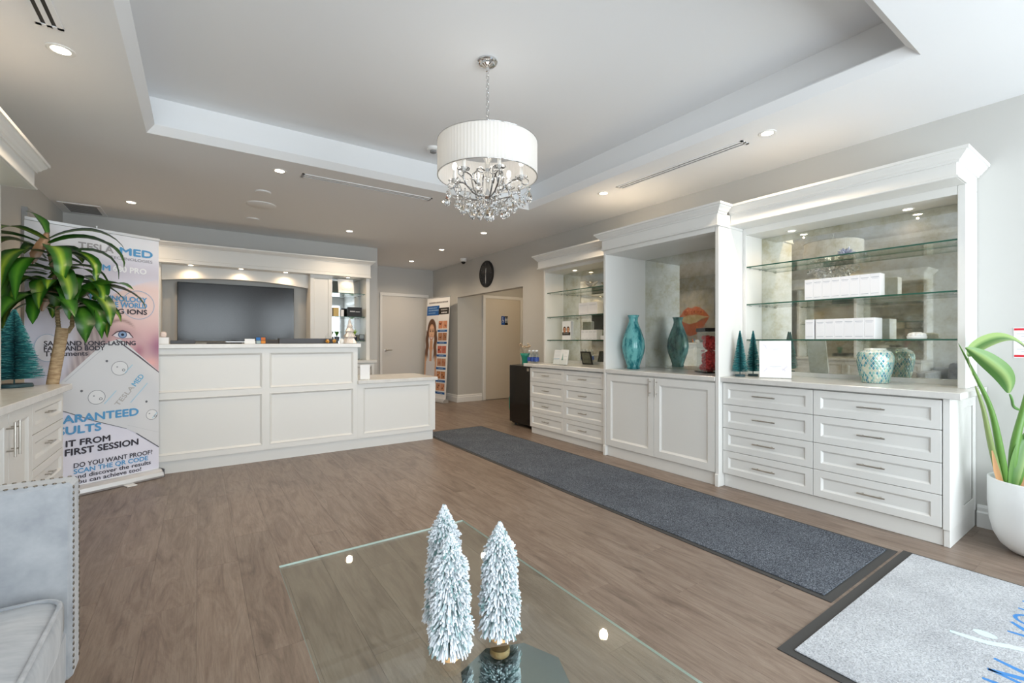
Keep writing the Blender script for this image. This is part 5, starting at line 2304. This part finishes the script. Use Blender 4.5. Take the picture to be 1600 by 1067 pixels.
# smaller hutch
rnd = random.Random(14)
q = MB()
for k in range(9):
    a = 2 * pi * k / 9
    l_ = rnd.uniform(.07, .11)
    dd = Vector((cos(a) * .7, sin(a), .45 + .5 * rnd.random()))
    c0 = Vector((4.03, 4.12, 1.885))
    pts = [c0, c0 + dd * l_ * .5 + Vector((0, 0, .02)), c0 + dd * l_]
    q.tube(pts, [.014, .024, .004], 6)
q.lathe(4.03, 4.12, [(.045, 1.8685), (.05, 1.88), (.03, 1.90)], 14)
solo('silver_ornament', q, M['shimmer'], 'silver flower shaped glass ornament on the top shelf of the smaller hutch', 'ornament', smooth='all')
LN2 = [(.1, .9, .80, .004), (.15, .8, .72, .0015), (.1, .9, .12, .003)]
for i, (a, c) in enumerate(((4.148, 4.315), (3.985, 4.144))):
    box_item('product_box', 'white box on the middle shelf of the smaller hutch, %s' % ('at the left' if i == 0 else 'against the middle cabinet'), 'box',
             4.00, 4.10, a, c, 1.5415, 1.700, M['box'], 'white boxes in the smaller hutch', LN2)
for i in range(4):
    y1 = 4.27 - i * .069
    box_item('product_box', 'small white box on the lowest shelf of the smaller hutch, %s from the left' % ordn[i], 'box',
             4.00, 4.10, y1 - .068, y1, 1.2335, 1.358, M['box'], 'white boxes in the smaller hutch', LN2)
box_item('gift_box', 'tiny white box at the right end of the lowest shelf of the smaller hutch', 'box', 4.0, 4.06, 3.86, 3.93, 1.2335, 1.285, M['box'], None)
# face card
t = thing('photo_card', 'small card printed with two faces, standing on the lowest shelf of the smaller hutch', 'card', (3.97, 4.51, 1.2335))
PFC = lambda u, z, d: (3.965 - d, 4.595 - u, 1.2335 + z)
q = MB()
oriented_box(q, PFC, 0, .165, 0, .245, -.05, -.046)
oriented_box(q, PFC, 0, .165, 0, .245, -.004, 0)
oriented_box(q, PFC, 0, .165, .241, .245, -.0459, -.0041)
part('card', q, M['card'], t)
q = MB()
poly(q, PFC, [(.004, .06), (.161, .06), (.161, .100), (.004, .100)], .0006, '#2a2725')
for uu, c in ((.048, '#c98f6c'), (.118, '#d7a07c')):
    disc(q, PFC, uu, .135, .030, .040, .0006, '#3a2b24', 18)
    disc(q, PFC, uu, .128, .024, .034, .001, c, 18)
    disc(q, PFC, uu - .008, .134, .004, .003, .0014, '#3a2b24', 8)
    disc(q, PFC, uu + .008, .134, .004, .003, .0014, '#3a2b24', 8)
    disc(q, PFC, uu, .112, .008, .003, .0014, '#9c4a40', 8)
stroke(q, PFC, [(.02, .08), (.13, .08)], .008, .001, '#cfcac6')
part('printed_faces', q, M['print'], t, fix=False)
# brochure holder
PBH = lambda u, z, d: (3.70 - d + z * .18, 4.475 - u, .9205 + z)
t = thing('brochure_holder', 'clear angled brochure holder with pale leaflets on the counter of the smaller hutch', 'holder', (3.74, 4.34, .9205))
q = MB()
oriented_box(q, PBH, 0, .28, 0, .200, -.012, -.009)
oriented_box(q, PBH, 0, .28, 0, .075, .022, .025)
oriented_box(q, PBH, 0, .28, 0, .004, -.0089, .0219)
part('clear_stand', q, M['acrylic'], t)
q = MB()
oriented_box(q, PBH, .012, .130, .006, .185, -.008, .004, 0, lin('#e9ecec'))
for k in range(6):
    stroke(q, PBH, [(.02, .165 - k * .016), (.122, .165 - k * .016)], .006, .0046, '#c3cbd0')
stroke(q, PBH, [(.012, .07), (.125, .075)], .012, .0048, '#8fb9cf')
lf = part('leaflet', q, M['print'], t, fix=False)
q = MB()
oriented_box(q, PBH, .136, .272, .006, .190, -.008, .004, 0, lin('#eef0ee'))
poly(q, PBH, [(.165, .06), (.195, .06), (.18, .15)], .0046, '#7fa79c')
stroke(q, PBH, [(.21, .15), (.25, .15)], .006, .0046, '#b9c3c6')
stroke(q, PBH, [(.21, .11), (.26, .11)], .006, .0046, '#b9c3c6')
part('leaflet', q, M['print'], t, fix=False)
# photo frame with its back to the room
t = thing('easel_frame', 'small dark easel frame leaning near the mirror of the smaller hutch', 'frame', (4.05, 4.20, .9205))
q = MB()
PEF = lambda u, z, d: (4.045 - d - z * .25 + u * .12, 4.285 - u, .9205 + z)
oriented_box(q, PEF, 0, .16, 0, .165, -.006, .006)
part('frame', q, M['blackmat'], t)
q = MB()
oriented_box(q, PEF, .018, .142, .018, .147, .0062, .0075)
part('picture', q, noisy('olive_print', lin('#55584c'), lin('#70705e'), 20, .5), t)
q = MB()
q.hexa([PEF(u, z, d) for z in (0, .13) for d in ((-.07, -.066) if z == 0 else (-.010, -.0062)) for u in (.07, .09)])
part('easel_leg', q, M['blackmat'], t)

# bottles of water
wb = glass_thin('water_bottle_plastic', (.90, .93, .95), 1.0, 1.33)
capm = mat('white_cap', lin('#e9edf2'), .5)
labm = mat('blue_bottle_label', lin('#2f4f9e'), .45)
bp = [(3.655, 4.905), (3.66, 4.838), (3.665, 4.771), (3.725, 4.903), (3.73, 4.836)]
bl = ['small water bottle at the front left corner of the counter beside the fridge', 'small water bottle in the middle of the front row by the fridge',
      'small water bottle of the front row nearest the hutch', 'small water bottle in the back row nearest the fridge', 'small water bottle in the back row behind the middle front one']
for (x, y), lab in zip(bp, bl):
    z = .9205
    t = thing('water_bottle', lab, 'bottle', (x, y, z), 'water bottles on the counter')
    q = MB()
    q.lathe(x, y, [(.024, z), (.029, z + .006), (.029, z + .03), (.028, z + .09), (.029, z + .11), (.022, z + .135), (.012, z + .152), (.011, z + .160)], 16)
    part('body', q, wb, t, smooth='all')
    q = MB()
    q.lathe(x, y, [(.0295, z + .028), (.0298, z + .03), (.0298, z + .078), (.0295, z + .08)], 16, cap=False)
    part('wrap_label', q, labm, t, smooth=30, label='blue label')
    q = MB()
    q.lathe(x, y, [(.0135, z + .158), (.0135, z + .174), (.012, z + .176)], 14)
    part('cap', q, capm, t, smooth=30)

# mini fridge
t = thing('mini_fridge', 'black glossy mini fridge between the drawers and the passage', 'fridge', (3.95, 5.2, 0))
q = MB()
q.box(3.78, 4.20, 4.962, 5.50, .03, .872)
part('cabinet_body', q, M['blackmat'], t, bevel=.004)
q = MB()
q.box(3.735, 3.7795, 4.962, 5.50, .055, .870)
d = part('door', q, M['black'], t, bevel=.006)
q = MB()
q.box(3.7325, 3.7348, 5.02, 5.07, .80, .84)
part('badge', q, M['steel'], d)
q = MB()
for x, y in ((3.82, 5.0), (3.82, 5.46), (4.16, 5.0), (4.16, 5.46)):
    q.lathe(x, y, [(.018, .0005), (.018, .03)], 10)
part('feet', q, M['blackmat'], t)
t = thing('flower_vase', 'teal flared vase of dried flowers on top of the mini fridge', 'vase', (3.93, 5.40, .8725))
q = MB()
z = .8725
q.lathe(3.93, 5.38, [(.040, z), (.042, z + .004), (.045, z + .06), (.055, z + .12), (.075, z + .165), (.070, z + .165), (.05, z + .12), (.038, z + .05)], 24)
part('vase_body', q, M['teal'], t, smooth='all')
rnd = random.Random(6)
for k in range(7):
    a = 2 * pi * k / 7
    tp = (3.93 + .06 * cos(a), 5.38 + .07 * sin(a), z + rnd.uniform(.24, .31))
    q = MB()
    q.tube([(3.93, 5.38, z + .06), (3.93 + .03 * cos(a), 5.38 + .03 * sin(a), z + .18), tp], .002, 5, cols=lin('#8a7b5a'))
    for j in range(5):
        q.ball((tp[0] + rnd.uniform(-.014, .014), tp[1] + rnd.uniform(-.014, .014), tp[2] + rnd.uniform(-.012, .012)), .013, cols=lin(rnd.choice(['#cbb79c', '#b59a7e', '#d8c8b0'])), seg=6, rings=4)
    part('dried_flower', q, M['tint'], t, smooth='all')
q = MB()
q.lathe(4.02, 5.72, [(.06, .0005), (.09, .03), (.12, .20), (.12, .34), (.085, .48), (.06, .56), (.075, .62), (.07, .62), (.05, .55)], 28)
solo('floor_vase', q, M['teal'], 'teal floor vase half hidden beyond the mini fridge', 'vase', smooth='all')

# ------------------------------------------------------------------ niche of the media cabinet and things on the desk
t = thing('framed_certificate', 'pale framed certificate on the top shelf of the back niche', 'certificate', (1.88, 7.33, 1.9555))
PCF = lambda u, z, d: (1.765 + u, 7.28 - d + z * .22, 1.9555 + z)
q = MB()
oriented_box(q, PCF, 0, .235, 0, .225, -.008, 0)
part('frame', q, M['card'], t)
q = MB()
for k in range(7):
    a = .05 + .02 * (k % 3)
    stroke(q, PCF, [(a, .185 - k * .022), (.235 - a, .185 - k * .022)], .005, .0008, '#b7b0aa')
part('printed_lines', q, M['print'], t, fix=False)
z = 1.5955
box_item('gift_box', 'black box with pale lettering on the middle shelf of the back niche', 'box', 1.905, 2.115, 7.26, 7.34, z, z + .150, M['blackmat'], None, [(.13, .50, .50, .018), (.54, .86, .50, .010)], 'B', '#c9c9cc')
box_item('gift_box', 'gold and brown box at the left of the middle shelf of the back niche', 'box', 1.685, 1.770, 7.26, 7.35, z, z + .135, mat('gold_carton', lin('#a98a4e'), .35, .4), None)
box_item('gift_box', 'narrow pale box between the gold and black boxes of the back niche', 'box', 1.80, 1.845, 7.28, 7.34, z, z + .105, M['box'], None)
z = 1.2265
for x, lab, sp, c in ((1.745, 'small grassy plant in a dark pot on the lowest niche shelf, at the left', .10, ('#3f7d2a', '#5fa23c')), (2.01, 'small bright lime plant in a dark pot on the lowest niche shelf, at the right', .06, ('#8fbf1f', '#a8d838'))):
    t = thing('potted_plant', lab, 'plant', (x, 7.30, z), 'little plants in the back niche')
    q = MB()
    q.lathe(x, 7.30, [(.035, z), (.042, z + .06), (.038, z + .06), (.036, z + .05)], 16)
    part('pot', q, mat('navy_pot', lin('#2b3346'), .4), t, smooth=30)
    rnd = random.Random(int(x * 100))
    for k in range(14):
        a = k * 2.4
        q = MB()
        l_ = rnd.uniform(.08, .13)
        leaf_ribbon(q, [(x, 7.30, z + .05), (x + sp * .35 * cos(a), 7.30 + sp * .35 * sin(a), z + .05 + l_ * .75), (x + sp * cos(a), 7.30 + sp * sin(a), z + .05 + l_ * (1.0 if sp < .08 else .75))], [.006, .012, .002], [lin(rnd.choice(c))] * 5, .3)
        part('leaf', q, M['leaf'], t, smooth='all', fix=False)
t = thing('desk_device', 'small dark device with a screen beside the lime plant in the back niche', 'device', (2.10, 7.25, z))
q = MB()
q.box(2.075, 2.145, 7.22, 7.27, z, z + .02)
q.box(2.07, 2.148, 7.24, 7.255, z + .0201, z + .095)
part('case', q, M['dark'], t)
q = MB()
q.box(2.077, 2.141, 7.2385, 7.2396, z + .03, z + .088)
part('screen', q, mat('grey_screen', lin('#8d9698'), .2), t)

zd = 1.1905
t = thing('card_holder', 'white business card holder on the high desk counter', 'holder', (.42, 5.27, zd))
q = MB()
q.box(.372, .467, 5.25, 5.30, zd, zd + .008)
q.box(.372, .467, 5.25, 5.254, zd + .0081, zd + .030)
part('tray', q, M['plastic'], t)
q = MB()
q.box(.376, .463, 5.262, 5.285, zd + .0085, zd + .050)
part('cards', q, M['card'], t)
q = MB()
t = thing('colour_card', 'small glossy card in blue and orange squares on the desk counter', 'card', (.52, 5.28, zd))
PQ = lambda u, z, d: (.475 + u, 5.275 - d + z * .2, zd + z)
q = MB()
oriented_box(q, PQ, 0, .088, 0, .068, -.004, 0)
part('backing', q, M['blackmat'], t)
q = MB()
for (u, z_, c) in ((.003, .036, '#2f6fb4'), (.046, .036, '#c9703a'), (.003, .003, '#9fb4b8'), (.046, .003, '#d98b3a')):
    poly(q, PQ, [(u, z_), (u + .039, z_), (u + .039, z_ + .029), (u, z_ + .029)], .0006, c)
part('printed_squares', q, M['print'], t, fix=False)
t = thing('desk_organiser', 'long low dark grey organiser tray on the high desk counter', 'tray', (1.0, 5.42, zd))
q = MB()
q.box(.70, 1.30, 5.36, 5.366, zd, zd + .056)
q.box(.70, 1.30, 5.474, 5.48, zd, zd + .056)
q.box(.70, .706, 5.3661, 5.4739, zd, zd + .056)
q.box(1.294, 1.30, 5.3661, 5.4739, zd, zd + .056)
q.box(.7061, 1.2939, 5.3661, 5.4739, zd, zd + .006)
part('tray', q, M['dark'], t)
t = thing('office_chair', 'dark office chair whose backrest top shows behind the desk', 'chair', (.78, 6.35, 0))
q = MB()
vs, fs = soft_box(.54, 1.02, 6.50, 6.58, .62, 1.235, .04)
q.add(vs, fs)
part('backrest', q, M['dark'], t, smooth='all')
q = MB()
vs, fs = soft_box(.53, 1.03, 6.06, 6.52, .44, .53, .04)
q.add(vs, fs)
part('seat', q, M['dark'], t, smooth='all')
q = MB()
q.tube([(.78, 6.29, .10), (.78, 6.29, .44)], .03, 10)
q.tube([(.78, 6.50, .49), (.78, 6.56, .64)], .02, 8)
part('gas_column', q, M['blackmat'], t, smooth=30)
for k in range(5):
    a = 2 * pi * k / 5
    q = MB()
    q.tube([(.78, 6.29, .11), (.78 + .27 * cos(a), 6.29 + .27 * sin(a), .075)], [.025, .016], 6)
    q.ball((.78 + .27 * cos(a), 6.29 + .27 * sin(a), .030), .029, seg=8, rings=6)
    part('base_leg', q, M['blackmat'], t, smooth=30)
# sweet jars
amber = mat('amber_sweets', lin('#d99a2b'), .35)
for x, lab in ((1.175, 'small glass jar of amber sweets on the desk counter, at the left'), (1.238, 'small glass jar of amber sweets on the desk counter, nearest the white glitter tree')):
    t = thing('sweet_jar', lab, 'jar', (x, 5.31, zd), 'glass jars of sweets')
    q = MB()
    q.lathe(x, 5.31, [(.026, zd), (.030, zd + .006), (.031, zd + .055), (.024, zd + .072), (.024, zd + .078)], 18)
    part('glass_jar', q, M['acrylic'], t, smooth='all')
    q = MB()
    rnd = random.Random(int(x * 1000))
    for k in range(26):
        a, r = rnd.uniform(0, 6.28), rnd.uniform(0, .020)
        q.ball((x + r * cos(a), 5.31 + r * sin(a), zd + rnd.uniform(.012, .042)), .0075, seg=6, rings=4)
    part('sweets', q, amber, t, smooth='all', stuff=True)
    q = MB()
    q.lathe(x, 5.31, [(.026, zd + .0785), (.026, zd + .083), (.012, zd + .090), (.010, zd + .098), (.013, zd + .105), (.004, zd + .112)], 14)
    part('lid', q, M['acrylic'], t, smooth='all')
# white glitter tree
gx, gy = 1.415, 5.33
t = thing('glitter_tree', 'white and champagne glitter tree ornament on the end of the desk counter', 'ornament', (gx, gy, zd))
gl = noisy('champagne_glitter', lin('#efe9e2'), lin('#cbbfb4'), 160, .35, 2, Metallic=.25) if False else mat('champagne_glitter', lin('#ebe4dd'), .35, .25)
nt, b = nodes(gl)
ng_ = noise(nt, 160, 2, objcoord(nt))
rr_ = ramp(nt, ng_.outputs['Fac'], [(.35, lin('#cfc3b9')), (.6, lin('#f4f0ec'))])
nt.links.new(rr_.outputs[0], b.inputs['Base Color'])
zz, tiers = zd, [(.082, .042, .075), (.066, .032, .065), (.050, .022, .055), (.034, .012, .050), (.018, .002, .055)]
for k, (r0, r1, h) in enumerate(tiers):
    q = MB()
    n_ = 20
    prof_ = [(r0 * .95, zz), (r0, zz + .006), (r1, zz + h)]
    vs = []
    for r, z_ in prof_:
        for i in range(n_):
            a = 2 * pi * i / n_
            w = r * (1 + .10 * sin(a * 5 + k))
            vs.append((gx + w * cos(a), gy + w * sin(a), z_))
    fs = [(j * n_ + i, j * n_ + (i + 1) % n_, (j + 1) * n_ + (i + 1) % n_, (j + 1) * n_ + i) for j in range(2) for i in range(n_)]
    fs += [tuple(reversed(range(n_))), tuple(2 * n_ + i for i in range(n_))]
    q.add(vs, fs)
    part('tier', q, gl, t, smooth=40)
    zz += h * .95
q = MB()
q.lathe(1.318, 5.29, [(.018, zd), (.022, zd + .004), (.024, zd + .03), (.019, zd + .045), (.004, zd + .058)], 14)
solo('candle_pot', q, M['plastic'], 'tiny white candle pot between the sweet jars and the glitter tree', 'ornament', smooth=40)
# tissue box end and flat trays behind the left banner
t = thing('tissue_box', 'pale tissue box at the left end of the desk counter beside the banner', 'box', (-.29, 5.32, zd))
q = MB()
q.box(-.36, -.232, 5.26, 5.38, zd, zd + .062)
part('carton', q, M['card'], t)
q = MB()
vs, fs = soft_box(-.30, -.25, 5.29, 5.35, zd + .0625, zd + .115, .02)
q.add(vs, fs)
part('tissue', q, mat('peach_tissue', lin('#efdcd2'), .9), t, smooth='all')
q = MB()
q.box(-.225, -.03, 5.36, 5.49, zd, zd + .035)
solo('document_tray', q, M['dark'], 'flat dark document tray on the desk counter near the banner', 'tray', bevel=.004)
q = MB()
q.box(.06, .36, 5.41, 5.49, zd, zd + .012)
solo('tablet', q, M['blackmat'], 'flat dark tablet lying on the desk counter in front of the television', 'tablet', bevel=.002)
# acrylic sign on the low counter
t = thing('counter_sign', 'small white sign on a stand at the corner of the low desk counter', 'sign', (1.56, 5.27, .7755))
q = MB()
q.box(1.512, 1.622, 5.255, 5.258, .781, .945)
part('panel', q, M['card'], t)
q = MB()
q.box(1.512, 1.622, 5.235, 5.30, .7755, .7805)
part('stand', q, M['acrylic'], t)
